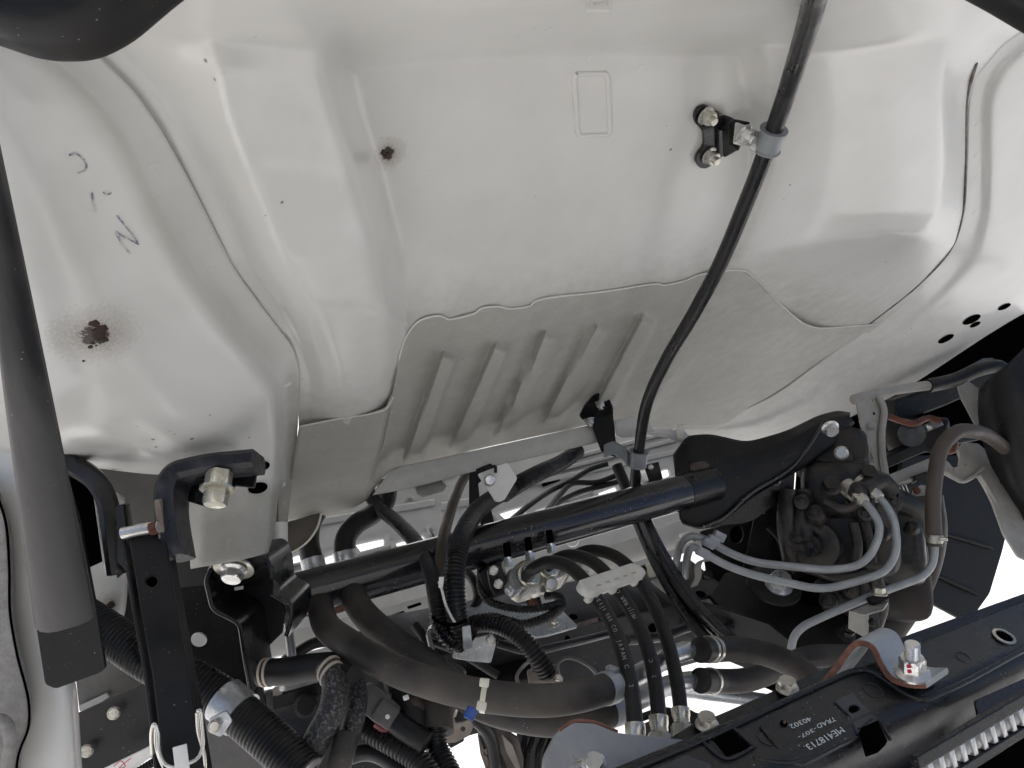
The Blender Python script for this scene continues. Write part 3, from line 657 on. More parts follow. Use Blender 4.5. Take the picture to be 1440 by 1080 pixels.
b1 = thing('cable_bracket', 'black three-bolt bracket on the white floor holding the cable in a grey clamp', 'bracket', hit(floor_bv, 1000, 190)[0])
def fdep(dx): return lambda x, y: base_depth(x, y)-dx
pl = fdep(.004)
plate('foot_plate', [(977,163),(982,153),(992,149),(1003,154),(1011,158),(1012,224),(1004,230),(994,237),(984,236),(979,228),(980,219),(988,210),(991,203),(990,187),(985,179),(978,173)], pl, M['black_paint'], b1, .003, 6)
plate('raised_rib', [(1009,158),(1017,161),(1018,220),(1010,225)], fdep(.009), M['black_paint'], b1, .006, 2, bev=.0015)
plate('arm', [(1016,161),(1030,166),(1041,176),(1040,207),(1029,214),(1017,221)], plane3((1016,190,.655), (1040,180,.648), (1030,214,.652)), M['black_paint'], b1, .003, 4)
nb = hit(floor_bv, 995, 190)[1]
for x, y in [(993,162),(998,218)]: nut(P(x, y, pl(x, y)-.0005), (nb+R_*.16).normalized(), .0078, b1, M['zinc'])
d_ = .625
plate('keeper', [(1029,172),(1034,168),(1054,172),(1053,177),(1038,175),(1035,203),(1040,209),(1036,209),(1027,202)], d_+.006, M['black_matt'], b1, .005, 1)
plate('clamp_tab', [(1035,172),(1052,178),(1064,184),(1070,186),(1062,213),(1052,206),(1032,201)], d_, M['bright_zinc'], b1, .002, 2)
nut(P(1046, 188, d_-.002), (nb+R_*.25).normalized(), .0076, b1, M['bright_zinc'])
cp = crom(PP(cable_pts), 8)
def along(path, x, y):                                   # index of the path point nearest a photo position
    def pj(p):
        q = p-CAM; d = q.dot(F_); return (720+FPX*q.dot(R_)/d-x)**2+(540-FPX*q.dot(U_)/d-y)**2
    return min(range(len(path)), key=lambda i: pj(path[i]))
def sleeve(name, path, x, y, r, length, mat, parent, lip=.0012, seg=24):
    i = along(path, x, y); c = path[i]; t = (path[min(i+1, len(path)-1)]-path[max(i-1, 0)]).normalized(); h = length/2
    prof = [(r*.8, -h), (r+lip, -h), (r+lip, -h+.0012), (r, -h+.002), (r, h-.002), (r+lip, h-.0012), (r+lip, h), (r*.8, h)]
    return lathe(name, prof, mat, frame_at(c, t, R_), parent, seg)
sleeve('rubber_clamp', cp, 1076, 198, .0098, .019, M['grey_rubber'], b1)

b2 = thing('cable_bracket', 'small black bracket on the ribbed panel edge with a grey rubber cable clip', 'bracket', hit(lower_bv, 840, 575)[0])
bd = (hit(lower_bv, 840, 575)[0]-CAM).dot(F_)
plate('foot_plate', [(815,586),(822,572),(836,556),(848,553),(856,560),(862,573),(862,592),(836,602),(824,594)], plane3((815,586,bd-.008), (862,573,bd-.008), (848,600,bd+.006)), M['black_paint'], b2, .003, 4)
nl = (hit(lower_bv, 840, 575)[1]*.7-U_*.7+R_*.1).normalized()
for x, y in [(843,565),(828,589)]: nut(P(x, y, bd-.012), nl, .0074, b2, M['zinc'])
plate('leg', [(833,596),(861,580),(864,600),(867,642),(846,634)], plane3((833,596,bd-.012), (862,590,bd-.006), (850,640,bd-.03)), M['black_matt'], b2, .003, 3)
strip('clip_tab', PP([(851,634,.99),(862,630,.985),(876,637,.98),(884,645,.975)]), .016, U_, .009, M['grey_rubber'], b2)
sleeve('rubber_clip', cp, 896, 645, .0112, .020, M['grey_rubber'], b2, .0008)
plate('pipe_tab', [(898,653),(903,650),(912,676),(905,680)], .975, M['bright_zinc'], b2, .002)
bx = thing('cable_stop', 'small black block with a screw behind the cable near the bright slot', 'cable stop', P(917, 665, 1.03))
boxpx('block', (917,665,1.03), (930,662,1.03), (.022, .024, .012), M['black_matt'], bx); nut(P(915, 657, 1.02), toward(P(915, 657, 1.02)), .0035, bx, M['zinc'])

def flakes(bv, par, x, y, n, spread, size, seed):
    rnd = random.Random(seed)
    for k in range(n):
        l, nn = hit(bv, x+rnd.gauss(0, spread), y+rnd.gauss(0, spread*1.6)); bm = bmesh.new(); bmesh.ops.create_icosphere(bm, subdivisions=2, radius=1)
        sz = size*rnd.uniform(.4, 1.1)
        for v in bm.verts: v.co = Vector((v.co.x*sz*rnd.uniform(.7, 1.3), v.co.y*sz*rnd.uniform(.7, 1.3), v.co.z*sz*.28*rnd.uniform(.6, 1.4)))
        o = obj('rust_flake', mesh_of(bm, 'rust_flake'), M['rust_dark'], None, 70); o.matrix_basis = frame_at(l, nn, R_+U_*rnd.uniform(-2, 2)); o.parent = par; o.matrix_parent_inverse = par_inv(par)
M['rust_dark'] = material('rust_dark', (.022, .012, .010), .8, 0, (.06, .03, .02), 300, .9, .4, 500)
flakes(sill_bv, sill_o, 137, 463, 9, 6, .0032, 1); flakes(sill_bv, sill_o, 126, 490, 4, 4, .0018, 2); flakes(floor_bv, floor_o, 543, 213, 4, 2.5, .0022, 3)
# ------------------------------------------------------------ left edge: strut, blade, channels, stay arm
t = thing('lift_strut', 'dusty dark grey cylindrical strut along the left edge', 'strut', P(92, 868, .52))
M['strut'] = material('strut_metal', (.010, .010, .011), .36, .2, (.060, .058, .056), 20, .9, .25, 200, stretch=(1, .22, .25), contrast=(.48, .64), speck=((.2, .19, .17), 260, -.25))
sp0, sp1 = P(-82, -170, .27), P(92, 868, .50); sx_ = (sp1-sp0).normalized(); sn = (toward(P(60, 700, .5))-sx_*toward(P(60, 700, .5)).dot(sx_)).normalized(); sw = sx_.cross(sn); sw = sw if sw.dot(R_) > 0 else -sw
sr = RR(78, .485); spf = [(-1, -.55), (-1, .1), (-.86, .36), (-.62, .5), (-.30, .56), (.35, .54), (.72, .46), (.90, .32), (.97, .12), (1.0, .10), (1.0, -.02), (.95, -.05), (.95, -.55), (.5, -.8), (-.5, -.8)]
def bar_sweep(name, stations, prof, mat, parent):
    vs_, fs_ = [], []; k_ = len(prof)
    for c_, s_ in stations:
        for a_, b_ in prof: vs_.append(c_+sw*(a_*s_)+sn*(b_*s_))
    for i in range(len(stations)-1):
        for j in range(k_): fs_.append((i*k_+j, i*k_+(j+1) % k_, (i+1)*k_+(j+1) % k_, (i+1)*k_+j))
    fs_.append(tuple(range(k_))); fs_.append(tuple((len(stations)-1)*k_+j for j in range(k_))); return raw(name, vs_, fs_, mat, parent, 32)
bar_sweep('cylinder', [(sp0.lerp(sp1, k/24)+sn*random.uniform(-.0002, .0002), sr*max(.05, (k/24)**.85)) for k in range(25)], spf, M['strut'], t)
plate('blade', [(70,640),(84,640),(112,740),(133,850),(147,940),(140,946),(78,968),(64,962),(50,872)], plane3((80,640,.545), (140,900,.55), (60,950,.55)), M['black_matt'], t, .003, 5)
box('weld_bead', frame_at(P(124, 858, .51), F_, R_), (.005, .006, .005), M['zinc'], t, .002)
# pale door post and its felt lining at the very left
t = thing('door_post', 'off-white painted door post at the lower left edge behind the strut', 'door post', P(80, 1080, .6))
M['post_paint'] = cab_paint('cab_paint_post', [])
post = [[(-300,480,0),(-20,480,.004),(10,480,.004),(30,480,-.02)],[(-300,700,0),(0,700,.004),(34,700,.004),(54,700,-.02)],[(-300,880,0),(10,880,.004),(70,880,.004),(84,885,-.02)],[(-300,960,0),(20,960,.004),(96,958,.004),(108,958,-.02)],[(-300,1050,0),(30,1050,.004),(102,1050,.004),(114,1050,-.02)],[(-300,1130,0),(30,1130,.004),(106,1130,.004),(118,1130,-.02)]]
sheet('panel', post, M['post_paint'], t, 7, 1.6, depth=lambda x, y: .60)
M['felt'] = material('felt', (.30, .285, .265), .95, 0, (.20, .19, .175), 180, .8, .6, 500)
t = thing('post_lining', 'rough grey lining strip with a dark edge on the white door post', 'lining', P(10, 1060, .57))
plate('felt', [(-300,640),(-6,688),(8,735),(13,800),(14,860),(24,920),(40,985),(40,1020),(26,1060),(20,1130),(-300,1130)], .578, M['felt'], t, .006, 8, bev=.002)
tube('edge_piping', [(-6,690,.574),(8,735,.574),(13,800,.574),(14,860,.574),(24,920,.574),(40,985,.574),(40,1022,.574),(26,1062,.574),(20,1130,.574)], .0009, M['void'], t, 8)
tube('grip', [(-8,1010,.565),(8,1016,.562),(14,1035,.562),(10,1075,.565),(4,1110,.565)], .0042, M['felt'], t, 12)
# channel behind the strut
t = thing('channel_bracket', 'glossy black bent channel bracket just right of the dusty strut', 'bracket', P(160, 800, .6))
strip('bar', PP([(40,628,.62),(80,640,.61),(134,672,.60),(150,700,.59),(164,802,.575)]), .03, F_*.85-R_*.5, RR(27, .6)*2, M['black_paint'], t, .012)
plate('web', [(84,660),(128,690),(142,790),(120,800),(96,720)], .63, M['void'], t, .002)
plate('side', [(150,690),(160,700),(178,800),(165,812)], .585, M['black_paint'], t, .003)
# hinge bracket
t = thing('hinge_bracket', 'worn black hooked bracket bolted under the white sill', 'bracket', P(250, 780, .58))
strip('hook', PP([(252,785,.565),(243,735,.57),(240,692,.575),(250,668,.58),(300,656,.585),(364,650,.59)]), .034, F_*.9-U_*.3, RR(27, .57)*2, material('worn_black', (.016, .016, .019), .34, .1, (.10, .10, .105), 30, .9, .25, 200, contrast=(.48, .72)), t, .010)
plate('inner_face', [(262,668),(362,652),(357,685),(330,682),(318,700),(290,712),(264,704)], plane3((262,668,.60), (362,652,.605), (290,712,.592)), M['black_paint'], t, .003, 2)
ax = (-U_*.86-F_*.45+R_*.03).normalized(); M['gold_zinc'] = material('gold_zinc', (.60, .58, .50), .3, .85, (.38, .35, .28), 70, .7)
lathe('bolt', [(.0095,-.011),(.0095,0),(.0085,.001),(.0122,.0012),(.0122,.003),(.0088,.0035),(.0088,.0125),(.0076,.0140),(.003,.0138)], M['gold_zinc'], frame_at(P(306, 684, .57), ax, R_), t, 24, (0, 1, 5, 6))
# mount block bracket
t = thing('mount_bracket', 'deep black pressed bracket under the white sill at the left end of the cross tube', 'bracket', P(345, 900, .70))
pth = PP([(352,975,.66),(344,930,.66),(336,877,.66),(298,858,.66),(288,815,.66),(302,791,.66),(372,778,.66),(381,802,.66),(384,836,.66),(409,849,.66),(410,868,.66),(402,895,.66)])
strip('rim', pth, .06, F_, .0035, M['black_paint'], t, .006)
for o in (t.children[-1],): o.location += F_*.03
plate('back', [(302,800),(376,788),(390,836),(400,860),(396,890),(345,940),(338,880),(300,850)], .72, M['black_matt'], t, .003)
plate('top', [(292,806),(300,792),(372,779),(380,800),(370,822),(310,830)], plane3((292,806,.668), (380,790,.668), (340,828,.71)), M['black_paint'], t, .003, 3)
bolt(P(329, 801, .652), (-U_*.7-F_*.7).normalized(), .0100, t, M['bright_zinc'])
lathe('washer', [(.0165, 0), (.0165, .0015), (.009, .0022)], M['zinc'], frame_at(P(329, 798, .655), (-U_*.7-F_*.7).normalized(), R_), t, 28)
boxpx('paint_tag', (336,827,.69), (346,825,.69), (.008, .003, .0008), M['tape_white'], t)
plate('outer_wing', [(385,802),(392,792),(402,800),(412,846),(408,850),(385,836)], plane3((385,802,.67), (402,800,.72), (400,848,.67)), M['black_paint'], t, .003, 2)
# stay arm with pin and wire clip
t = thing('stay_arm', 'straight black channel stay arm hanging from a steel pin at lower left', 'stay arm', P(255, 1090, .5))
ad = plane3((208,745,.56), (255,1080,.47), (240,745,.56))
plate('web', [(180,752),(231,746),(246,840),(266,950),(290,1100),(231,1100),(214,950),(196,850)], lambda x, y: ad(x, y)-.004, M['black_matt'], t, .003, 3, holes=[(213,817,8)], bev=.001)
plate('hole_back', [(200,800),(228,800),(228,836),(200,836)], lambda x, y: ad(x, y)+.016, M['void'], t, .001)
for a, b in (([(180,752),(196,850),(214,950),(231,1100)], 0), ([(231,746),(246,840),(266,950),(290,1100)], 1)):
    strip('flange', [P(x+(2.5 if b == 0 else -2.5), y, ad(x, y)+.009) for x, y in a], .022, F_, .003, M['black_matt'], t)
tube('pin', [(172,750,.55),(195,745,.55),(224,741,.55)], .0042, M['bright_zinc'], t, 16)
tube('pin_rust', [(212,744,.5495),(222,741,.5495)], .0045, M['rust'], t, 16)
plate('ear', [(164,712),(172,710),(182,780),(176,800),(166,790)], .555, M['black_paint'], t, .01, 2)
plate('ear', [(217,704),(223,703),(234,770),(238,790),(229,786),(221,740)], .552, M['ivory_rust'] if 'ivory_rust' in M else material('ivory_rust', (.30, .27, .24), .5, .3, (.16, .09, .06), 60, .9), t, .008, 2)
t = thing('wire_clip', 'bent bright wire clip looped round the lower end of the black stay arm', 'clip', P(250, 1078, .47))
M['wire'] = material('wire', (.72, .70, .64), .25, .9)
tube('loop', [(214,1060,.465),(213,1030,.463),(217,1018,.463),(222,1030,.462),(224,1058,.46),(232,1074,.46),(246,1079,.458),(262,1074,.458),(277,1067,.46),(285,1050,.462),(284,1020,.464),(281,999,.466),(277,1000,.466)], .0011, M['wire'], t, 10, 8)
tube('loop', [(277,1002,.468),(279,1030,.468),(287,1060,.468),(289,1090,.468)], .0011, M['wire'], t, 10, 8)
tube('loop', [(219,1020,.468),(220,1050,.468),(230,1078,.468),(240,1092,.468)], .0011, M['wire'], t, 10, 8)
tt = tag(boxpx('tape_tab', (255,1068,.452), (258,1092,.452), (.016, .0075, .001), M['tape_white']), 'short white tape tab folded on the end of the black stay arm', 'tape')
# big corrugated hose and its band
hp = [(118,868,.64),(160,895,.63),(215,932,.62),(270,958,.615),(315,985,.61),(350,1015,.60),(390,1050,.59),(430,1090,.58)]
tag(corrugated('intake_hose', hp, RR(58, .62), M['corrugated'], None, .0034, .075, 24), 'thick black corrugated hose crossing behind the stay arm at lower left', 'hose')
t = thing('hose_band', 'grey metal band with a bolted ear around the thick corrugated hose', 'hose clamp', P(325, 995, .61))
hpath = crom(PP(hp), 12); sleeve('band', hpath, 326, 993, RR(64, .605), .020, M['galv'], t, .0002, 32)
plate('ear', [(294,1012),(318,1000),(326,1014),(310,1036),(296,1030)], .575, M['galv'], t, .002, 3); bolt(P(301, 1022, .573), toward(P(301, 1022, .57)), .0042, t, M['zinc'])
# chassis pieces behind
t = thing('chassis_rail', 'black chassis side rail with a round lit hole behind the stay arm', 'chassis rail', P(290, 960, .9))
plate('web_filler', [(150,700),(300,690),(330,860),(180,860)], .90, M['frame_black'], t, .004)  # dark plate added to cover a bright gap behind the sill
plate('web', [(165,835),(300,822),(345,870),(362,960),(400,1020),(330,1000),(300,990),(210,930),(176,880)], plane3((170,840,.80), (345,870,.86), (330,980,.80)), M['frame_black'], t, .004, 3, holes=[(280,899,12,11)])
plate('edge', [(335,880),(346,878),(372,985),(400,1040),(385,1040),(352,985)], .80, M['black_paint'], t, .006, 2)
plate('liner', [(262,880),(300,880),(300,918),(262,918)], .95, M['grille_paint'], t, .002)
t = thing('lower_cover', 'dark inner cover with two studs between the white post and the stay arm', 'cover', P(160, 1080, .75))
plate('grey_skin', [(104,930),(200,905),(218,960),(160,985),(112,1000)], .78, M['grey_plastic'], t, .002, 2)
plate('slot', [(112,993),(150,975),(153,980),(115,1003)], .775, M['grille_paint'], t, .003, 2)
plate('face', [(108,1004),(210,960),(222,1010),(226,1060),(150,1090),(112,1130)], .74, M['frame_black'], t, .004, 3)
for x, y in [(160,1003),(122,1056)]: nut(P(x, y, .735), toward(P(x, y, .7)), .0055, t, M['zinc'], 'stud')
plate('pale_strip', [(120,1095),(212,1050),(222,1058),(160,1100)], .70, M['tape_white'], t, .004, 1)
tube('red_scribble', [(160,1078,.694),(170,1070,.694),(176,1078,.694),(168,1080,.694),(184,1066,.694)], .0004, M['red_mark'], t, 6)
corrugated('toothed_edge', [(170,1100,.70),(222,1068,.70)], .004, M['black_matt'], t, .003, .3, 8)
plate('lower_plate', [(270,1000),(310,1020),(420,1130),(240,1130),(276,1070)], .72, M['grey_plastic'], t, .004, 2)
# ------------------------------------------------------------ grille panel with its light slots, seen from inside
gp = plane3((400,770,1.22), (950,655,1.55), (500,860,1.20))
t = thing('grille_panel', 'pale grey front grille panel behind the black tube, daylight through its slots', 'grille', P(620, 860, 1.3))
slots = [[(394,787),(426,776),(426,789),(396,797)],[(452,783),(476,775),(476,797),(462,801)],
 [(498,764),(541,755),(541,767),(507,776)],[(556,762),(596,751),(604,764),(560,775)],[(603,743),(608,741),(613,756),(608,757)],
 [(700,721),(741,709),(741,721),(712,732)],[(753,716),(785,707),(791,714),(752,724)],[(795,697),(826,683),(826,692),(801,701)],[(841,692),(868,682),(871,690),(870,696),(843,701)],[(927,661),(942,657),(945,668),(930,674)]]
skin = plate('skin', [(378,690),(520,664),(700,640),(1000,590),(1010,690),(1000,760),(700,840),(520,890),(380,925)], gp, M['grille_paint'], t, .006, 0, holes=[s for s in slots]+[[(581,676),(618,667),(629,682),(624,691),(594,700),(586,695)]], bev=.0005)
for s in slots:                                              # a rolled frame round every slot
    cx = sum(p[0] for p in s)/4 if len(s) == 4 else sum(p[0] for p in s)/len(s); cy = sum(p[1] for p in s)/len(s)
    o_ = [(cx+(x-cx)*1.22+(3 if x > cx else -3), cy+(y-cy)*1.35) for x, y in s]
    plate('slot_frame', o_, lambda x, y: gp(x, y)-.006, M['grille_paint'], skin, .010, 2, holes=[s], bev=.0005)
plate('recess_floor', [(578,674),(618,664),(632,682),(626,694),(594,704),(582,698)], lambda x, y: gp(x, y)+.014, material('recess', (.20, .205, .19), .5), t, .002, 2)
for a, b, w_ in [((380,745),(610,706),.010),((470,700),(640,665),.006),((700,690),(980,628),.008),((620,712),(690,700),.012),((740,672),(980,610),.006),((760,655),(980,597),.006),((398,812),(470,795),.008),((400,830),(480,808),.006)]:
    n_ = 6; pts = [P(a[0]+(b[0]-a[0])*k/n_, a[1]+(b[1]-a[1])*k/n_, gp(a[0]+(b[0]-a[0])*k/n_, a[1]+(b[1]-a[1])*k/n_)-.004) for k in range(n_+1)]
    strip('rib', pts, w_, U_, .010, M['grille_paint'], t)
for x, y, r in [(577,704,7),(668,714,5)]:
    lathe('boss', [(RR(2*r, 1.3), 0), (RR(2*r, 1.3)*.92, .004), (RR(2*r, 1.3)*.6, .004), (RR(2*r, 1.3)*.5, .001)], M['grille_paint'], frame_at(P(x, y, gp(x, y)), toward(P(x, y, 1.3)), R_), t, 20)
plate('notch', [(762,680),(786,671),(788,675),(764,684)], lambda x, y: gp(x, y)-.007, M['void'], t, .002, 1)
# ------------------------------------------------------------ pale beam under the tube
t = thing('bumper_beam', 'pale painted bumper beam running under the black cross tube', 'beam', P(700, 850, 1.15))
bp_ = plane3((400,885,1.02), (1000,722,1.34), (700,870,1.13))
plate('upper_face', [(330,900),(420,884),(640,828),(760,796),(880,760),(1000,716),(1060,735),(1012,753),(905,785),(780,826),(640,860),(430,914),(330,935)], bp_, M['beam'] if 'beam' in M else cab_paint('cab_paint_beam', [], .0), t, .003, 1)
M['lip'] = cab_paint('cab_paint_lip', [])
plate('lower_lip', [(360,935),(620,868),(900,787),(1010,750),(1030,752),(905,800),(640,880),(380,950)], lambda x, y: bp_(x, y)-.02, M['lip'], t, .006, 1, bev=.0015)
plate('shadow_gap', [(520,886),(640,852),(642,858),(524,893)], lambda x, y: bp_(x, y)-.022, M['void'], t, .002)
for x, y in [(560,862),(583,850),(590,872),(470,905),(1005,747),(985,755)]:
    plate('slot', [(x-10,y+3),(x+8,y-3),(x+10,y),(x-8,y+6)], lambda x, y: bp_(x, y)-.028, M['void'], t, .002, 1)
boxpx('clip', (966,752,1.24), (980,747,1.24), (.022, .008, .01), M['white_plastic'], t)
for x, y in [(805,760),(745,838)]:
    lathe('boss', [(.010, 0), (.009, .004), (.006, .004)], M['lip'], frame_at(P(x, y, bp_(x, y)-.002), toward(P(x, y, 1.1)), R_), t, 20)
# ------------------------------------------------------------ cross tube and its right-hand arm
t = thing('cross_tube', 'shiny black steel tube running across under the cab floor', 'tube', P(680, 765, .88))
ct = PP([(340,859,.735),(960,692,.985)])
tube('tube', ct, RR(63, .775), M['black_gloss'] if 'black_gloss' in M else material('black_gloss', (.010, .010, .012), .22, 0, (.03, .03, .03), 30, .6, .04, 200, .5, .06, speck=((.3, .28, .25), 260, -.2)), t, 48, 4)
tube('collar', [ct[1], ct[1]+(ct[1]-ct[0]).normalized()*.05], RR(63, .775)*1.03, M['black_paint'], t, 40)
plate('weld_tab', [(440,862),(486,850),(509,832),(508,842),(488,858),(442,872)], .765, M['rust'], t, .004, 2)
for x, y in [(653,790),(668,788),(700,780),(735,770)]: nut(P(x, y, .845), toward(P(x, y, .84)), .0030, t, M['frame_black'], 'rivet')
t = thing('hinge_bracket', 'broad black pressed hinge bracket joining the tube to the right sill', 'bracket', P(1060, 700, 1.05))
hd = plane3((960,690,.99), (1185,590,1.06), (1100,690,1.02))
tp_ = [(946,640),(966,612),(1000,610),(1050,622),(1106,606),(1150,584),(1178,577),(1196,580)]
md_ = [(952,690),(975,686),(1005,684),(1052,664),(1102,640),(1142,612),(1168,596),(1194,584)]
bt_ = [(958,735),(980,742),(1008,737),(1055,697),(1105,668),(1152,642),(1182,618),(1200,592)]
rows_ = []
for a_, b_, c_ in zip(tp_, md_, bt_):
    rows_.append([(*a_, -.03), ((a_[0]+b_[0])/2, (a_[1]+b_[1])/2, -.006), (*b_, 0), ((b_[0]+c_[0])/2, (b_[1]+c_[1])/2, .002), (*c_, 0), (c_[0]+2, c_[1]+3, -.016)])
sheet('upper_plate', rows_, M['black_matt'], t, 6, 1.2, depth=hd, thick=.004)
tube('edge_bead', [(x, y, hd(x, y)-.003) for x, y in [(990,741),(1018,728),(1055,695),(1100,668),(1118,654),(1136,630),(1150,608),(1158,596)]], .0026, bpy.data.materials['black_gloss'], t, 8)
plate('gusset', [(1000,740),(1040,705),(1094,668),(1118,660),(1116,692),(1080,716),(1062,730),(1048,735)], lambda x, y: hd(x, y)+.02, M['black_paint'], t, .004, 3, holes=[(1092,676,7,8)])
plate('gusset_light', [(1080,664),(1104,664),(1104,690),(1080,690)], lambda x, y: hd(x, y)+.10, M['grille_paint'], t, .002)
bolt(P(1167, 601, .995), (-U_*.55-F_*.8+R_*.05).normalized(), .0100, t, M['bright_zinc'])
plate('brown_patch', [(970,652),(990,648),(999,655),(990,662),(972,664)], lambda x, y: hd(x, y)-.0035, M['rust_soft'] if 'rust_soft' in M else material('rust_soft', (.08, .05, .04), .7, 0, (.03, .025, .02), 90, .9), t, .0006, 6, bev=.0001)
# ------------------------------------------------------------ upper hoses behind the tube
def clamp_ring(name, path, x, y, r, ln, label, par=None):
    o = sleeve(name, path, x, y, r, ln, M['galv'], par, .0004)
    if label: tag(o, label, 'hose clamp')
    return o
for i, (pts, lab, cx, cy) in enumerate([
  ([(446,818,.90),(441,795,.905),(434,765,.92),(437,735,.94),(456,706,.97),(480,680,1.0)], 'left of two black hoses rising behind the cross tube', 445, 797),
  ([(492,812,.92),(485,780,.925),(486,757,.935),(500,738,.95),(525,722,.97),(541,706,.985),(545,680,1.0)], 'right of two black hoses rising behind the cross tube, bending to the panel corner', 487, 787)]):
    t = thing('heater_hose', lab, 'hose', P(*pts[0])); tube('hose', pts, .0125, M['rubber'], t, 24, 10)
    clamp_ring('clamp', crom(PP(pts), 10), cx, cy, .0136, .018, None, t)
# strap of trim hanging at the sill corner
o = plate('trim_strap', [(404,735),(450,722),(446,745),(430,765),(412,778),(404,776)], .86, material('trim_dark', (.09, .08, .07), .6), None, .002, 3); tag(o, 'dark thin trim flap at the lower corner of the white sill', 'trim flap')
o = tube('edge_wire', [(452,722,.855),(446,742,.855),(432,762,.855),(412,776,.855),(400,780,.855)], .0011, M['white_plastic']); tag(o, 'thin pale edging wire curving down at the sill corner', 'wire')
t = thing('sill_foot', 'short pale metal tube foot beside the mount bracket', 'tube', P(395, 800, .76))
tube('foot', [(392,735,.77),(392,765,.765),(390,800,.76)], .0085, PAINT_SILL, t, 20); 
# steel struts under the tube
for pts, r, lab in [([(366,872,.78),(372,940,.76)], .0055, 'left of two short bare steel rods below the cross tube'), ([(403,860,.76),(410,922,.74)], .0045, 'right of two short bare steel rods below the cross tube')]:
    tag(tube('steel_rod', pts, r, M['steel_pipe'], None, 16), lab, 'rod', 'steel rods below the cross tube')
# ------------------------------------------------------------ front cross member
def beam_box(name, a, b, h, w, mat, parent, upv=Vector((0, 0, 1))):
    """box whose near top edge runs a->b"""
    A, B = P(*a), P(*b); x = (B-A).normalized(); z = (upv-x*upv.dot(x)).normalized(); y = z.cross(x)
    if y.dot(F_) < 0: y = -y; 
    c = (A+B)/2-z*h/2+y*w/2
    Mx = Matrix(((x.x, y.x, z.x, c.x), (x.y, y.y, z.y, c.y), (x.z, y.z, z.z, c.z), (0, 0, 0, 1)))
    return box(name, Mx, ((B-A).length, w, h), mat, parent, .004, 3)
t = thing('front_crossmember', 'dusty black front cross member below the three hoses', 'cross member', P(800, 960, .9))
beam_box('beam', (560,934,.82), (1030,832,1.04), .105, .085, M['frame_black'], t)
def mface(x, y): return plane3((600,925,.838), (1030,832,1.038), (820,960,.96))(x, y)
for x, y, r in [(773,935,5),(798,898,4),(867,914,4),(918,883,7),(775,912,4),(872,915,4)]:
    lathe('hole', [(RR(2*r, .9), 0), (RR(2*r, .9), .0006)], M['void'], frame_at(P(x, y, mface(x, y)-.004), toward(P(x, y, .9)), R_), t, 16)
for x, y, r in [(806,868,6),(985,836,8)]:
    lathe('top_hole', [(RR(2*r, .9), 0), (RR(2*r, .9), .0012)], M['void'], frame_at(P(x, y, .90 if x < 900 else 1.0), Vector((0, 0, 1)), R_), t, 16)
plate('rust_streak', [(690,905),(752,890),(800,880),(840,868),(842,874),(790,888),(740,899)], lambda x, y: plane3((600,925,.834), (1030,832,1.034), (820,960,.955))(x, y), M['rust_soft'] if 'rust_soft' in M else bpy.data.materials['rust_soft'], t, .0006, 2, bev=.0001)
o = beam_box('lower_beam', (560,1000,.80), (760,950,.88), .06, .06, M['frame_black'], t)
# galvanised bracket plates on the cross member
t = thing('manifold_bracket', 'bare galvanised bracket plate under the hose manifold', 'bracket', P(730, 880, .84))
plate('plate', [(648,858),(690,846),(720,852),(778,846),(812,880),(770,892),(752,895),(722,868),(690,872),(652,872)], plane3((650,860,.85), (800,870,.885), (750,893,.84)), M['galv'], t, .003, 3)
plate('upright', [(742,822),(768,815),(782,850),(760,862)], .845, M['galv'], t, .003, 2)
plate('black_tab', [(736,826),(752,821),(762,850),(756,856),(746,858),(740,846)], .83, M['black_paint'], t, .003, 3); nut(P(750, 847, .828), toward(P(750, 847, .83)), .0048, t, M['rust'])
nut(P(779, 876, .855), Vector((0, 0, 1))-F_*.3, .0058, t, M['zinc'])
t = thing('side_bracket', 'bent galvanised bracket strip with a bolt left of the corrugated conduits', 'bracket', P(660, 920, .76))
strip('leg', PP([(614,935,.72),(604,900,.725),(600,886,.73),(612,880,.735),(622,879,.74)]), .014, F_, .002, M['bright_zinc'], t, .005)
plate('foot', [(660,900),(692,892),(697,905),(690,932),(668,930),(636,925),(640,915),(660,912)], .765, M['galv'], t, .0025, 3); nut(P(690, 900, .762), toward(P(690, 900, .76)), .0045, t, M['zinc'])
plate('cheek', [(650,882),(661,880),(664,912),(652,914)], .70, M['galv'], t, .002, 2)
bolt(P(616, 892, .735), toward(P(616, 892, .73)), .0045, t, M['frame_black'])
# ------------------------------------------------------------ hose manifold with three brake hoses
t = thing('hose_manifold', 'zinc plated hose manifold block with brass-edged ports and bolts', 'manifold', P(750, 815, .83))
md = plane3((720,820,.80), (800,790,.86), (760,825,.81))
plate('body', [(722,796),(735,786),(795,786),(806,800),(798,808),(762,822),(738,828),(726,822)], md, M['zinc'], t, .022, 4, bev=.003)
plate('cap', [(716,798),(732,796),(736,828),(722,832),(712,822)], lambda x, y: md(x, y)-.004, M['galv'], t, .012, 6, bev=.004)
for x, y in [(740,812),(767,801),(800,793)]:
    lathe('port', [(.0125, 0), (.0125, .008), (.0105, .009), (.0095, .013), (.0065, .013)], M['gold_zinc'], frame_at(P(x, y, md(x, y)), (toward(P(x, y, .8))*.7+U_*.25+R_*.35).normalized(), R_), t, 24)
for x, y in [(716,797),(746,788),(776,777)]:
    q = P(x, y, .80+(x-716)*.0009); a_ = (U_*.95+F_*.15-R_*.12).normalized()
    lathe('bolt', [(.0058, 0), (.0058, .007), (.005, .008), (.0035, .008), (.0035, .022), (.003, .023)], M['bright_zinc'], frame_at(q, a_, R_), t, 24, (0, 1))
    lathe('stud_cap', [(.0037, 0), (.0037, .013), (.003, .014)], M['void'], frame_at(q+a_*.010, a_, R_), t, 14)
bolt(P(775, 821, .815), toward(P(775, 821, .8)), .0065, t, M['zinc'])
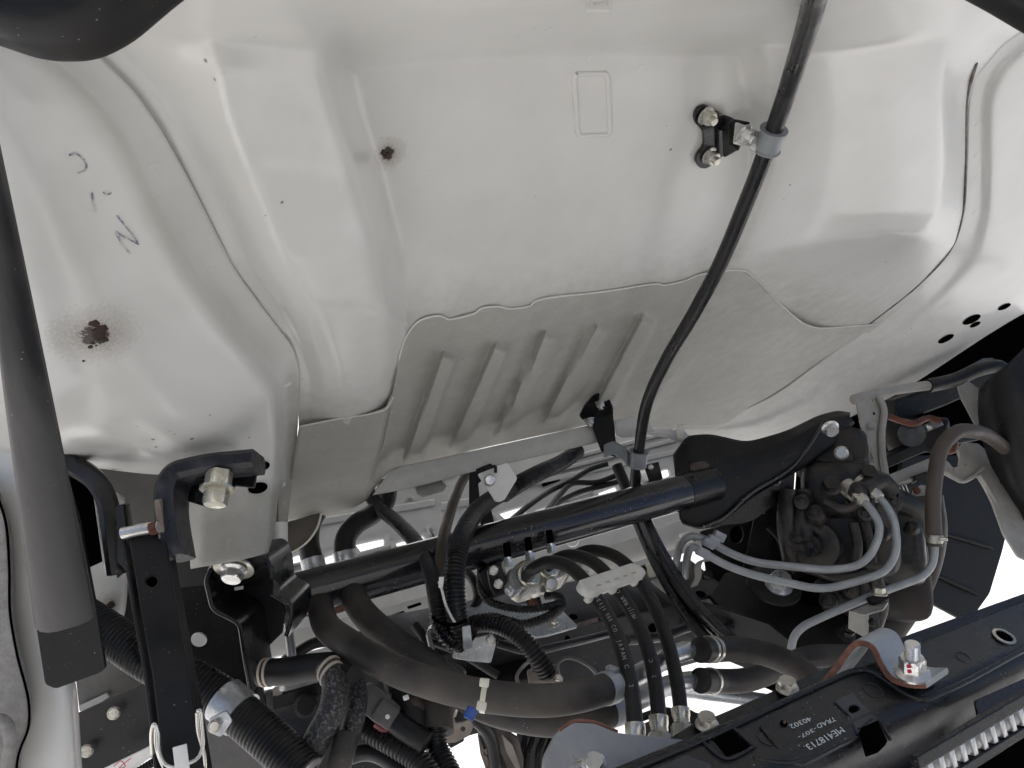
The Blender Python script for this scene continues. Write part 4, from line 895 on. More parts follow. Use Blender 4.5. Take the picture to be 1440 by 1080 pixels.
nut(P(822, 808, .84), toward(P(822, 808, .84)), .005, t, M['zinc'])
BH = [
 ([(741,811,.795),(750,800,.775),(768,791,.765),(795,794,.745),(816,810,.725),(834,833,.705),(852,862,.69),(866,890,.665),(879,930,.638),(889,975,.615),(894,1034,.595)], 'leftmost of three black brake hoses arching through the white spacer', 895, 1035),
 ([(767,800,.83),(780,788,.815),(800,781,.80),(826,786,.78),(848,802,.76),(868,829,.735),(888,860,.72),(904,893,.695),(917,935,.672),(924,980,.65),(927,1022,.635)], 'middle of three black brake hoses arching through the white spacer', 927, 1022),
 ([(800,792,.87),(812,780,.86),(832,774,.845),(858,779,.825),(880,793,.80),(899,815,.775),(918,848,.76),(933,885,.735),(946,930,.705),(954,970,.685),(958,1010,.67)], 'rightmost of three black brake hoses arching through the white spacer', 958, 1010)]
hose_paths = []; hose_objs = []
for k, (pts, lab, fx, fy) in enumerate(BH):
    th = thing('brake_hose', lab, 'brake hose', P(*pts[-1]), 'brake hoses on the manifold')
    ho_ = tube('hose', pts, .0063, M['rubber'], th, 20, 8); pa = crom(PP(pts), 8); hose_paths.append(pa); hose_objs.append(ho_)
    ax_ = (pa[-1]-pa[-3]).normalized(); e = pa[-1]
    lathe('crimp', [(.0062, -.008), (.0078, -.008), (.0078, -.002), (.0072, 0), (.0072, .004), (.0085, .006)], M['gold_zinc'], frame_at(e, ax_, R_), th, 24)
    lathe('fitting', [(.0105, .006), (.0105, .016), (.0085, .017), (.012, .018), (.012, .024)], M['zinc'], frame_at(e, ax_, R_), th, 24, (0, 1))
# lettering pressed on the hoses
def hose_text(path, s, i0, i1, size, rev, parent, r):
    sub = resample(path[i0:i1+1], .0004)
    if rev: sub = sub[::-1]
    L = sum((b-a).length for a, b in zip(sub, sub[1:])); n = len(s); 
    for k, ch in enumerate(s):
        if ch == ' ': continue
        j = int((k+.5)/n*(len(sub)-1)); p = sub[j]; tn = (sub[min(j+2, len(sub)-1)]-sub[max(j-2, 0)]).normalized()
        z = toward(p); z = (z-tn*z.dot(tn)).normalized()
        text('lettering', ch, frame_at(p+z*(r+.0002), z, tn), size, M['hose_print'], parent, sx=.95)
def near(path, x, y): return along(path, x, y)
hose_text(hose_paths[0], 'MEIJI RBR CO. JAPAN', near(hose_paths[0], 838, 838), near(hose_paths[0], 885, 935), .0052, False, hose_objs[0], .0063)
hose_text(hose_paths[0], 'C  2', near(hose_paths[0], 886, 942), near(hose_paths[0], 892, 975), .0052, False, hose_objs[0], .0063)
hose_text(hose_paths[1], 'MEIJI R&R CO.', near(hose_paths[1], 866, 826), near(hose_paths[1], 897, 876), .0052, True, hose_objs[1], .0063)
hose_text(hose_paths[1], '2 C', near(hose_paths[1], 916, 930), near(hose_paths[1], 922, 960), .0050, True, hose_objs[1], .0063)
def hose_mark(path, x0, y0, x1, y1, w_, parent):
    a, b = near(path, x0, y0), near(path, x1, y1); pts = [q+toward(q)*.0061 for q in path[min(a, b):max(a, b)+1]]
    if len(pts) < 2: pts = [path[a-1]+toward(path[a])*.0061, path[a+1]+toward(path[a])*.0061]
    strip('stripe', pts, w_, pts[0].cross(pts[-1]) if False else (pts[-1]-pts[0]).cross(toward(pts[0])), .0006, M['hose_print'], parent)
hose_mark(hose_paths[1], 908, 903, 915, 925, .0011, hose_objs[1]); hose_mark(hose_paths[1], 900, 884, 903, 890, .0028, hose_objs[1]); hose_mark(hose_paths[0], 894, 985, 895, 1000, .001, hose_objs[0])
# white spacer
t = thing('hose_spacer', 'white plastic spacer comb holding the three brake hoses apart', 'hose spacer', P(858, 822, .73))
a_, b_ = P(825, 828, .692), P(894, 804, .760); x_ = (b_-a_).normalized(); z_ = (U_*.8+toward(a_)*.5+R_*.3); 
mx = frame_at((a_+b_)/2, z_-x_*z_.dot(x_), x_)
bm = bmesh.new(); L_h = (b_-a_).length/2; w_h = .0080
ring = []
for k in range(24):
    a = 2*math.pi*k/24; ring.append((L_h*(1 if math.cos(a) > 0 else -1)+w_h*math.cos(a)-(0 if True else 0), w_h*math.sin(a)))
m_ = plate_mesh([Vector(p) for p in ring], [], .0075, .0007); o = obj('comb', m_, M['white_plastic'], None, 40); o.matrix_basis = mx; o.parent = t; o.matrix_parent_inverse = par_inv(t); bm.free()
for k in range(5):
    c = mx@Vector((-L_h*.72+L_h*1.44*k/4, -w_h*.42, .0036)); box('slot_shade', frame_at(c, mx.col[2].to_3d(), mx.col[0].to_3d()), (.0075, .0022, .0009), M['tan_tape'], t, .0004)  # slots drawn as tan slabs, their shade put into the colour
for k in (-1, 0, 1):
    c = mx@Vector((L_h*.92*k, -w_h*.55, -.008)); box('tooth', frame_at(c, mx.col[2].to_3d(), mx.col[0].to_3d()), (.009, .006, .007), M['white_plastic'], t, .002)
# ------------------------------------------------------------ black terminal block and its loom
t = thing('terminal_block', 'black terminal block with two bolts left of the hose manifold', 'terminal block', P(690, 840, .81))
plate('body', [(684,800),(704,794),(716,826),(712,836),(696,842),(688,826)], .80, M['black_paint'], t, .03, 3, bev=.002)
plate('step', [(672,806),(684,800),(696,842),(690,846),(680,830)], .815, M['black_matt'], t, .03, 3, bev=.002)
for x, y in [(694,802),(701,821)]: nut(P(x, y, .798), toward(P(x, y, .8)), .0046, t, M['zinc'])
def loom(name, pts, wpx, label, pitch=.0036, depth=.17, mat='corrugated', cat='conduit', group=None):
    d0 = pts[len(pts)//2][2]
    return tag(corrugated(name, pts, RR(wpx, d0), M[mat], None, pitch, depth, 18), label, cat, group)
G1 = 'black corrugated wiring conduits'
loom('wiring_conduit', [(676,800,.83),(676,825,.82),(684,842,.81),(705,852,.80),(740,857,.795),(775,852,.80),(790,846,.81),(786,838,.82),(768,838,.83)], 12, 'thin black conduit looping under the terminal block', group=G1)
loom('wiring_conduit', [(640,880,.80),(690,868,.795),(715,874,.785),(735,878,.78),(760,872,.785),(785,858,.80),(792,848,.81)], 14, 'black conduit sagging below the galvanised plate', group=G1)
loom('wiring_conduit', [(516,690,.99),(532,712,.97),(560,736,.93),(586,765,.86),(606,800,.78),(615,845,.735),(620,880,.72),(634,900,.715),(650,905,.72)], 25, 'black corrugated conduit sloping from the panel corner over the tube', group=G1)
loom('wiring_conduit', [(716,690,.93),(694,700,.89),(668,722,.83),(648,760,.76),(640,800,.73),(640,845,.715),(646,880,.71),(658,896,.715)], 30, 'fat black corrugated conduit dropping from the white tab across the tube', .0036, group=G1)
loom('wiring_conduit', [(812,634,1.12),(790,650,1.08),(760,664,1.02),(730,680,.97),(708,694,.94)], 24, 'black corrugated conduit rising right behind the white tab', group=G1)
loom('wiring_conduit', [(650,885,.74),(676,876,.735),(705,880,.73),(734,898,.72),(756,925,.715),(772,952,.715)], 27, 'ribbed black conduit curving down towards the small valve', group=G1)
tag(tube('rubber_hose', [(662,655,1.02),(646,685,.97),(630,730,.88),(621,775,.80),(618,820,.76),(622,862,.74)], .0062, M['brown_rubber'], None, 16), 'thin brownish rubber hose dropping beside the fat conduit', 'hose')
tag(tube('tie_wire', [(617,818,.712),(622,832,.708),(626,848,.706),(634,866,.702),(640,876,.70)], .0012, M['white_plastic']), 'thin white wire tie on the bundled conduits', 'wire tie')
o = plate('tie_tag', [(618,812),(624,812),(622,826),(617,826)], .708, M['tape_white'], None, .001); tag(o, 'tiny white tag on the conduits in front of the tube', 'tag')
tag(tube('cable_tie', [(608,868,.70),(620,876,.695),(640,878,.69),(656,872,.695)], .0016, M['void']), 'black cable tie round the conduit bundle', 'cable tie')
# thin black cables crossing the slots
for pts, lab in [([(855,652,1.2),(830,660,1.2),(805,675,1.18),(775,690,1.16),(745,710,1.1),(715,735,1.05)], 'upper thin black wire crossing the bright grille slots'), ([(868,668,1.2),(840,678,1.2),(805,680,1.18),(788,695,1.15),(772,715,1.1),(752,735,1.05)], 'middle thin black wire crossing the bright grille slots'), ([(872,677,1.2),(845,684,1.2),(815,692,1.18),(790,704,1.15),(765,722,1.1),(748,738,1.05)], 'lower thin black wire crossing the bright grille slots')]:
    tag(tube('thin_wire', pts, .0042, M['rubber'], None, 12), lab, 'wire', 'thin wires crossing the grille')
t = thing('white_tab', 'small white folded tab with a screw hanging below the flange', 'tab', P(700, 700, .93))
wd = plane3((672,668,.86), (727,672,.86), (700,704,.85))
plate('plate', [(672,667),(704,654),(713,651),(727,672),(709,702),(702,705),(696,704),(690,694)], wd, M['tape_white'], t, .003, 3)
bolt(P(689, 675, .855), toward(P(689, 675, .93)), .0062, t, M['bright_zinc'])
plate('back', [(660,664),(690,652),(696,660),(672,680),(676,720),(660,720)], .96, M['black_matt'], t, .003, 2)
tube('hook', [(676,662,.86),(688,658,.855),(696,656,.855),(697,664,.858)], .0018, M['frame_black'], t, 8)
plate('tube_saddle', [(672,722),(690,715),(696,742),(680,750)], .93, M['black_matt'], t, .004, 2)
# ------------------------------------------------------------ the two fat heater hoses in front
hh1 = [(452,830,.80),(452,860,.73),(462,884,.68),(490,905,.645),(530,930,.62),(580,952,.60),(640,970,.59),(700,981,.585),(760,985,.585),(815,979,.60),(872,962,.63)]
hh2 = [(492,812,.82),(500,845,.75),(520,872,.71),(556,902,.69),(596,930,.68),(630,958,.67),(665,986,.655),(720,1006,.64),(780,1014,.63),(830,1008,.635),(876,994,.655)]
for pts, lab, r in [(hh1, 'upper of two fat dusty heater hoses sweeping across the foreground', RR(45, .59)), (hh2, 'lower of two fat dusty heater hoses passing under the other', RR(43, .64))]:
    t = thing('coolant_hose', lab, 'hose', P(*pts[6]), 'heater hoses'); tube('hose', pts, r, M['dusty_rubber'], t, 32, 10)
    pa = crom(PP(pts), 10); e = pa[-3]; ax_ = (pa[-1]-pa[-4]).normalized()
    lathe('clamp', [(r*.9, -.010), (r*1.06, -.010), (r*1.08, -.008), (r*1.08, .000), (r*1.06, .002), (r*.9, .002)], M['pipe_grey'], frame_at(e, ax_, R_), t, 32)
    box('clamp_ear', frame_at(e+U_*r*1.12, U_, ax_), (.006, .010, .005), M['galv'], t, .001)
sp = [([(868,963,.63),(900,948,.685),(940,924,.735),(970,914,.755),(1000,913,.775)], 'upper bare steel coolant pipe behind the brake hoses', .0088), ([(872,995,.655),(905,980,.70),(945,962,.745),(975,957,.765),(1005,958,.785)], 'lower bare steel coolant pipe behind the brake hoses', .0088), ([(900,966,.74),(940,968,.76),(990,974,.80),(1050,982,.82),(1110,990,.82)], 'thin grey pipe under the two steel coolant pipes', .0072)]
for pts, lab, r in sp: tag(tube('coolant_pipe', pts, r, M['steel_pipe'] if r > .008 else M['galv'], None, 24), lab, 'pipe', 'coolant pipes')
rh = [([(985,914,.745),(1005,913,.765),(1050,914,.78),(1090,924,.77),(1130,946,.75),(1165,985,.72)], 'upper fat dusty hose leading right behind the radiator', .0118), ([(985,957,.755),(1010,958,.78),(1050,956,.80),(1095,940,.83),(1140,924,.85),(1200,922,.86)], 'lower fat dusty hose leading right behind the radiator', .0118)]
for k, (pts, lab, r) in enumerate(rh):
    t = thing('coolant_hose', lab, 'hose', P(*pts[2]), 'hoses behind the radiator'); tube('hose', pts, r, M['dusty_rubber'], t, 28, 10)
    pa = crom(PP(pts), 10); i = along(pa, 1000, 914 if k == 0 else 958); ax_ = (pa[i+1]-pa[i-1]).normalized()
    for s_ in ((-.004, .004) if k == 0 else (0,)):
        lathe('spring_clamp', [(r*1.0, -.0022), (r*1.08, -.0018), (r*1.08, .0018), (r*1.0, .0022)], M['zinc'], frame_at(pa[i]+ax_*s_, ax_, R_), t, 28)
    box('clamp_lug', frame_at(pa[i]-U_*r*.75+toward(pa[i])*r*.8, toward(pa[i]), ax_), (.010, .005, .005), M['zinc'], t, .001)
# nylon ties
t = thing('hose_tie', 'cream nylon tie pair with a blue tag on the upper heater hose', 'cable tie', P(676, 985, .56))
boxpx('tie_head', (681,960,.562), (690,961,.562), (.0068, .0060, .006), M['nylon'], t); boxpx('tie_head', (677,993,.556), (686,995,.556), (.0068, .0062, .006), M['nylon'], t)
boxpx('blue_tag', (662,1003,.556), (672,1008,.556), (.0075, .0085, .006), M['blue_plastic'], t)
pa = crom(PP(hh1), 10); i = along(pa, 679, 978); lathe('strap', [(RR(45, .59)*1.0, -.002), (RR(45, .59)*1.03, -.0018), (RR(45, .59)*1.03, .0018), (RR(45, .59)*1.0, .002)], M['nylon'], frame_at(pa[i], (pa[i+1]-pa[i-1]).normalized(), R_), t, 32)
# small valve with bent lines
t = thing('junction_valve', 'small tan brass valve with thin bent brake lines behind the hose', 'valve', P(765, 960, .74))
boxpx('block', (765,950,.735), (775,948,.735), (.030, .016, .016), material('dirty_brass', (.28, .23, .18), .5, .4, (.14, .11, .08), 80, .8), t, bev=.003)
for pts in ([(730,965,.74),(727,950,.74),(735,938,.74),(748,930,.73),(750,945,.728)], [(757,955,.728),(757,945,.727),(763,944,.727),(764,956,.728)], [(784,952,.728),(784,935,.728),(792,926,.732),(810,927,.74),(830,938,.75),(840,950,.76)]): tube('line', pts, .0018, M['grey_plastic'], t, 10)
for x, y in [(772,945),(785,955)]: nut(P(x, y, .725), toward(P(x, y, .72))+U_*.5, .0042, t, M['zinc'])
# ------------------------------------------------------------ lower left bundle
t = thing('wiring_harness', 'braided black harness with tan tape bands at the lower left', 'wiring harness', P(450, 1000, .62))
tube('trunk', [(366,946,.66),(400,944,.655),(440,938,.65),(480,938,.64),(500,950,.63)], RR(38, .65), M['rubber'], t, 20)
M['braid'] = material('braid', (.012, .012, .013), .5, 0, (.16, .15, .145), 420, .8, .7, 420, contrast=(.5, .66))
tube('braided_arm', [(462,938,.63),(472,965,.615),(466,1000,.605),(446,1040,.60),(420,1090,.59)], RR(38, .61), M['braid'], t, 20)
tube('braided_arm', [(496,945,.645),(502,975,.635),(498,1010,.62),(486,1050,.61),(474,1095,.60)], RR(30, .62), M['braid'], t, 20)
tube('taped_sleeve', [(488,1030,.608),(480,1060,.60),(470,1100,.592)], RR(33, .61), M['dusty_rubber'], t, 20)
trp = crom(PP([(366,946,.66),(400,944,.655),(440,938,.65),(480,938,.64),(500,950,.63)]), 10)
for x, y in [(374,946),(378,945)]: 
    i = along(trp, x, y); lathe('tape_band', [(RR(39, .65), -.0012), (RR(40, .65), -.001), (RR(40, .65), .001), (RR(39, .65), .0012)], M['tan_tape'], frame_at(trp[i], (trp[i+1]-trp[max(0, i-1)]).normalized(), R_), t, 28)
brp = crom(PP([(462,938,.63),(472,965,.615),(466,1000,.605),(446,1040,.60),(420,1090,.59)]), 10)
for k in (1, 4): lathe('tape_band', [(RR(39, .62), -.0012), (RR(41, .62), -.001), (RR(41, .62), .001), (RR(39, .62), .0012)], M['tan_tape'], frame_at(brp[k], (brp[k+1]-brp[k]).normalized()+R_*.5, R_), t, 28)
t = thing('plug_connector', 'grey plastic plug connector with a white dot beside the braided harness', 'connector', P(535, 995, .66))
boxpx('housing', (530,992,.655), (552,1010,.655), (.034, .022, .02), M['grey_plastic'], t, bev=.003); boxpx('latch', (541,1004,.645), (556,1014,.645), (.018, .018, .012), M['grey_plastic'], t, bev=.002)
lathe('dot', [(.0019, 0), (.0017, .001)], M['tape_white'], frame_at(P(545, 1008, .634), toward(P(545, 1008, .63)), R_), t, 12)
tube('red_seal', [(528,1016,.645),(540,1024,.645),(552,1020,.645)], .0035, material('red_seal', (.12, .015, .012), .5), t, 10)
tube('lead', [(552,1012,.65),(575,1030,.645),(600,1046,.64)], .010, M['rubber'], t, 16)
t = thing('plug_connector', 'black plug connector with a white clip and rusty rim under the upper hose', 'connector', P(576, 1000, .67))
tube('body', [(562,975,.68),(572,990,.67),(582,1012,.66),(586,1030,.66)], .013, M['rubber'], t, 18); boxpx('clip', (571,981,.645), (577,979,.645), (.0048, .004, .003), M['tape_white'], t)
tube('rim', [(576,992,.664),(584,996,.662),(590,1002,.662)], .0085, M['rust_soft'] if 'rust_soft' in M else bpy.data.materials['rust_soft'], t, 12)
loom('wiring_conduit', [(490,1005,.66),(520,1028,.655),(555,1048,.645),(590,1072,.635),(620,1110,.62)], 33, 'black corrugated conduit at the bottom edge, lower left of the bright ground', .0036, .12, group=G1)
tag(tube('rubber_elbow', [(632,940,.70),(622,975,.685),(612,1005,.67),(612,1030,.66)], .0155, M['dusty_rubber'], None, 22), 'short thick dusty rubber elbow dropping under the crossed hoses', 'hose')
loom('wiring_conduit', [(612,1022,.66),(614,1050,.655),(628,1080,.645),(646,1115,.63)], 34, 'short ribbed black conduit end at the bottom edge under the elbow', .0036, .12, group=G1)
t = thing('tan_bracket', 'tan painted bracket plate with a hole above the bright ground', 'bracket', P(640, 1030, .72))
M['tan_paint'] = material('tan_paint', (.27, .235, .20), .5, .1, (.17, .145, .12), 40, .7)
plate('plate', [(622,1045),(628,1012),(633,998),(640,1018),(652,1016),(660,1012),(665,1022),(660,1034),(640,1044)], .70, M['tan_paint'], t, .003, 4, holes=[(651,1025,4)])
tube('nib', [(632,992,.70),(638,996,.695),(636,1006,.695)], .0035, M['zinc'], t, 10); plate('foot', [(630,1046),(650,1036),(652,1042),(634,1052)], .71, M['black_matt'], t, .004, 1)
t = thing('shock_bracket', 'brown perforated steel bracket leaning over the bright ground', 'bracket', P(715, 1080, .74))
M['brown_steel'] = material('brown_steel', (.13, .10, .085), .5, .2, (.07, .055, .045), 40, .8)
plate('long_face', [(676,1030),(700,1022),(728,1040),(736,1070),(734,1100),(724,1100),(705,1060),(690,1052)], .75, M['brown_steel'], t, .006, 2, holes=[])
plate('blade', [(672,1032),(682,1060),(706,1100),(690,1100),(676,1060)], .74, M['brown_steel'], t, .004, 2, holes=[(683,1058,2.5,5)])
plate('dark_bar', [(664,1000),(682,1010),(694,1056),(705,1062),(722,1100),(700,1100),(684,1062)], .76, M['black_matt'], t, .006, 2)
plate('plaque', [(706,1034),(720,1048),(731,1080),(726,1082),(712,1056)], .742, M['tan_paint'], t, .0015, 1)
for k, (x0, x1) in enumerate([(738,734),(750,742),(764,756),(776,768)]):
    ordn = ('leftmost', 'second from left', 'third from left', 'rightmost')[k]
    tag(tube('brake_line', [(x0,1000,.80),(x0-1,1040,.79),(x1,1060,.78),(x1-1,1110,.77)], .0032, M['steel_dark'] if 'steel_dark' in M else M['frame_black'], None, 10), ordn+' of four thin black vertical brake lines left of the grey flat bracket', 'brake line', 'vertical brake lines')
plate_o = plate('gap_cover', [(726,1010),(800,1020),(830,1020),(812,1100),(730,1100)], .84, M['black_matt'], None, .004); tag(plate_o, 'flat black plate added to cover bright ground behind the vertical brake lines', 'cover plate')  # plate added to cover the bright ground between the lines
t = thing('engine_bits', 'dim grey cast engine mount behind the braided harness', 'engine mount', P(410, 1000, .8))
M['cast_grey'] = material('cast_grey', (.10, .105, .115), .5, .3, (.05, .05, .05), 40, .8, .3, 80)
plate('casting', [(372,968),(450,950),(460,990),(440,1060),(420,1075),(390,1040)], plane3((372,968,.80), (450,950,.82), (420,1075,.72)), M['cast_grey'], t, .02, 6, bev=.006)
strip('dark_bar', PP([(385,985,.77),(455,965,.78)]), .014, U_, .012, M['black_matt'], t); lathe('plug', [(.011, 0), (.011, .012), (.008, .015)], M['black_matt'], frame_at(P(430, 993, .76), toward(P(430, 993, .76)), R_), t, 20)
plate('pale_lug', [(384,968),(398,966),(396,976),(384,980)], .765, M['tan_paint'], t, .004, 2); nut(P(397, 967, .75), toward(P(397, 967, .75)), .003, t, M['bright_zinc'])
plate('dark_backing', [(330,985),(500,945),(560,960),(640,1000),(600,1020),(560,1075),(520,1110),(380,1110),(330,1040)], .86, M['black_matt'], t, .01)  # broad flat plate added to hide bright ground behind the harness

# extra leads and hoses filling the bay
extra = [
 ([(560,905,.80),(590,900,.79),(640,915,.78),(700,950,.78)], .004, 'thin black lead behind the crossed heater hoses'),
 ([(585,880,.78),(600,905,.76),(596,940,.75),(580,970,.74),(575,1010,.72)], .005, 'black lead dropping left of the galvanised bent strip'),
 ([(470,1000,.70),(510,990,.69),(560,985,.70),(610,1000,.71)], .0045, 'black lead passing behind the grey plug connector'),
 ([(470,1070,.66),(520,1058,.66),(560,1080,.65),(580,1110,.64)], .007, 'black hose curving along the bottom edge right of the taped sleeve'),
 ([(540,1030,.69),(580,1010,.70),(640,1010,.72),(690,1020,.74)], .005, 'black lead crossing above the bright ground'),
 ([(640,1000,.72),(668,1012,.73),(690,1040,.74),(700,1110,.74)], .006, 'black lead beside the brown perforated bracket'),
 ([(400,930,.80),(440,905,.82),(480,900,.84),(540,890,.86)], .006, 'black hose behind the tan taped trunk'),
 ([(350,905,.80),(362,940,.78),(352,985,.76),(370,1030,.74)], .006, 'black lead along the chassis rail right of the lit hole'),
 ([(700,905,.80),(740,915,.80),(800,905,.84),(860,890,.90)], .0042, 'thin lead lying along the front cross member'),
 ([(880,900,.86),(930,895,.92),(980,880,.97),(1030,885,.98)], .006, 'black lead on the cross member behind the three hoses'),
 ([(1040,870,1.0),(1080,885,.99),(1110,905,.98),(1140,940,.95)], .006, 'black lead beside the return pipe foot'),
 ([(640,790,.93),(665,815,.9),(672,840,.88),(660,865,.86)], .0055, 'black loop of wire left of the terminal block'),
]
for pts, r, lab in extra: tag(tube('loose_lead', pts, r, M['rubber'], None, 12), lab, 'wire', 'loose leads in the bay')
# ------------------------------------------------------------ steering gear box
def blob(name, c, rad, mat, parent, seed=0, amp=.12, axis=None, sub=3, flat=0):
    rnd = random.Random(seed); bm = bmesh.new(); bmesh.ops.create_icosphere(bm, subdivisions=sub, radius=1)
    ph = [(Vector((rnd.uniform(-1, 1), rnd.uniform(-1, 1), rnd.uniform(-1, 1)))*rnd.uniform(1.5, 4), rnd.uniform(0, 6)) for _ in range(5)]
    for v in bm.verts:
        k = 1+amp*sum(math.sin(v.co.dot(a)+b) for a, b in ph)/3; q = v.co.copy()
        q = Vector([math.copysign(abs(x)**(.42 if flat else 1), x) for x in q])
        v.co = Vector((q.x*rad[0], q.y*rad[1], q.z*rad[2]))*k
    o = obj(name, mesh_of(bm, name), mat, None, 60); z = axis or toward(P(*c)); o.matrix_basis = frame_at(P(*c), z, R_)
    o.parent = parent; o.matrix_parent_inverse = par_inv(parent); return o
t = thing('steering_gearbox', 'oily black cast steering gearbox with bolted cover at the right', 'steering gearbox', P(1190, 850, 1.06))
blob('housing', (1186,752,1.06), (.066,.056,.05), M['cast_black'], t, 3, .035, flat=1, sub=4)
blob('side_casting', (1262,760,1.07), (.034,.058,.045), M['cast_black'], t, 5, .03, flat=1, sub=4)
blob('neck', (1180,690,1.05), (.046,.038,.036), M['cast_black'], t, 8, .03, flat=1, sub=4)
lathe('top_cap', [(.047, 0), (.047, .012), (.042, .018), (.030, .020), (.026, .03), (.012, .032)], M['cast_black'], frame_at(P(1168, 655, 1.07), (U_*.8+toward(P(1168,655,1.07))*.6), R_), t, 36)
blob('bearing_cup', (1175,632,1.08), (.040,.030,.03), M['rusty_engine'], t, 11, .05, flat=1)
bolt(P(1183, 637, 1.025), toward(P(1183, 637, 1.0)), .0085, t, M['zinc'])
for x, y, s_ in [(1169,685,.012),(1222,668,.011)]: bolt(P(x, y, 1.0), (toward(P(x, y, 1.0))+U_*.8).normalized(), s_, t, M['cast_black'], 'cover_bolt')
lathe('adjuster_hub', [(.030, -.01), (.030, .006), (.022, .010), (.012, .010), (.012, .02), (.007, .02), (.007, .034), (.005, .035)], M['cast_black'], frame_at(P(1148, 768, 1.0), (toward(P(1148, 768, 1.0))-R_*.4).normalized(), R_), t, 28)
nut(P(1140, 776, .975), (toward(P(1148, 768, 1.0))-R_*.4).normalized(), .008, t, M['frame_black'])
tube('cover_rib', [(1136,736,1.0),(1150,748,.995),(1166,766,.995),(1178,776,.995)], .006, M['cast_black'], t, 12); lathe('rib_bolt', [(.009, 0), (.009, .008), (.006, .010)], M['cast_black'], frame_at(P(1177, 768, .995), toward(P(1177, 768, .99)), R_), t, 16, (0, 1))
lathe('blue_dot', [(.0028, 0), (.0022, .0015)], material('blue_dot', (.1, .2, .3), .3), frame_at(P(1173, 763, .985), toward(P(1177, 768, .99)), R_), t, 12)
for pts, r in [([(1130,690,1.02),(1128,730,1.01),(1135,760,1.0)], .012), ([(1196,700,1.0),(1215,740,.995),(1225,790,.995)], .008), ([(1205,800,1.01),(1222,850,1.0),(1228,880,1.0)], .011), ([(1150,815,1.02),(1190,850,1.0),(1210,860,1.0)], .012)]: tube('casting_rib', pts, r, M['cast_black'], t, 12)
for k, (x, y, d, r_) in enumerate([(1128,705,1.0,.009),(1146,722,.99,.010),(1206,690,.985,.010),(1216,722,.98,.008),(1238,752,1.0,.009),(1196,830,.99,.009),(1165,845,.995,.010),(1122,760,1.0,.010),(1254,708,1.02,.010),(1280,742,1.03,.009)]):
    lathe('boss', [(r_*1.25, -.012), (r_*1.2, 0), (r_*1.0, .004), (r_*.7, .0045), (r_*.62, .008), (r_*.3, .009)], M['cast_black'], frame_at(P(x, y, d), (toward(P(x, y, d))+U_*random.uniform(-.3, .8)+R_*random.uniform(-.5, .5)).normalized(), R_), t, 18, (3, 4))
for pts, r in [([(1112,690,1.03),(1108,740,1.02),(1120,800,1.02)], .014), ([(1140,800,1.0),(1180,812,.985),(1220,806,.985)], .007), ([(1160,705,.995),(1188,716,.985),(1212,706,.985)], .006), ([(1212,690,.99),(1236,676,1.0),(1252,690,1.01)], .012), ([(1250,700,1.03),(1282,716,1.04),(1290,750,1.05)], .016), ([(1200,735,.985),(1206,770,.98),(1198,800,.985)], .006), ([(1230,812,1.0),(1238,850,1.0),(1226,890,1.0)], .010)]: tube('casting_rib', pts, r, M['cast_black'], t, 12)
# drop arm
t = thing('drop_arm', 'heavy black curved drop arm right of the grey pipes', 'drop arm', P(1230, 900, 1.05))
tube('arm', [(1285,700,1.14),(1292,745,1.13),(1284,795,1.12),(1262,845,1.11),(1232,890,1.10),(1200,925,1.09)], lambda u: .038-.010*u, M['rusty_engine'], t, 24)
blob('knuckle', (1268,800,1.09), (.035,.07,.03), M['rusty_engine'], t, 21, .06, flat=1)
# frame behind
t = thing('frame_horn', 'black frame horn with round openings behind the grey pipes', 'frame horn', P(1080, 860, 1.15))
plate('web', [(985,748),(1050,730),(1120,690),(1140,770),(1180,840),(1090,850),(1000,850)], 1.16, M['frame_black'], t, .005, 3, holes=[(1036,752,10,13),(1069,779,4,5)])
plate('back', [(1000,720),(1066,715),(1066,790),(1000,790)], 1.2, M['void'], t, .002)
plate('brace', [(1046,800),(1062,724),(1078,722),(1100,790),(1110,812),(1052,815)], 1.13, M['frame_black'], t, .004, 2)
tube('wire', [(1080,742,1.12),(1096,760,1.11),(1104,790,1.1),(1112,808,1.1)], .0035, M['rubber'], t, 10)
t = thing('frame_rail', 'blue-black chassis rail running down right beneath the grey pipes', 'chassis rail', P(1180, 900, 1.0))
plate('top_face', [(1000,838),(1020,806),(1060,800),(1100,845),(1180,860),(1275,955),(1240,990),(1140,925),(1080,880),(1020,862)], plane3((1000,838,1.02), (1180,860,1.03), (1250,970,.92)), M['frame_black'], t, .006, 3)
plate('side_face', [(960,842),(1020,858),(1080,878),(1140,925),(1225,985),(1200,1010),(1100,960),(1000,920),(960,890)], plane3((960,842,1.0), (1140,925,.96), (1100,960,.98)), M['black_matt'], t, .006, 2)
plate('dark_filler', [(1020,840),(1180,800),(1260,830),(1230,940),(1180,985),(1150,1000),(1060,960)], 1.08, M['void'], t, .004)  # black plate added to darken the bright gaps behind the pipes
for x, y in [(1095,823)]: bolt(P(x, y, 1.0), Vector((0, 0, 1))-F_*.3, .016, t, M['galv'])
lathe('seat_ring', [(.034, 0), (.034, .004), (.020, .008)], M['frame_black'], frame_at(P(1088, 825, 1.01), Vector((0, 0, 1))-F_*.2, R_), t, 30)
for x, y in [(1190,893)]: nut(P(x, y, .95), Vector((0, 0, 1))-F_*.3, .010, t, M['frame_black'])
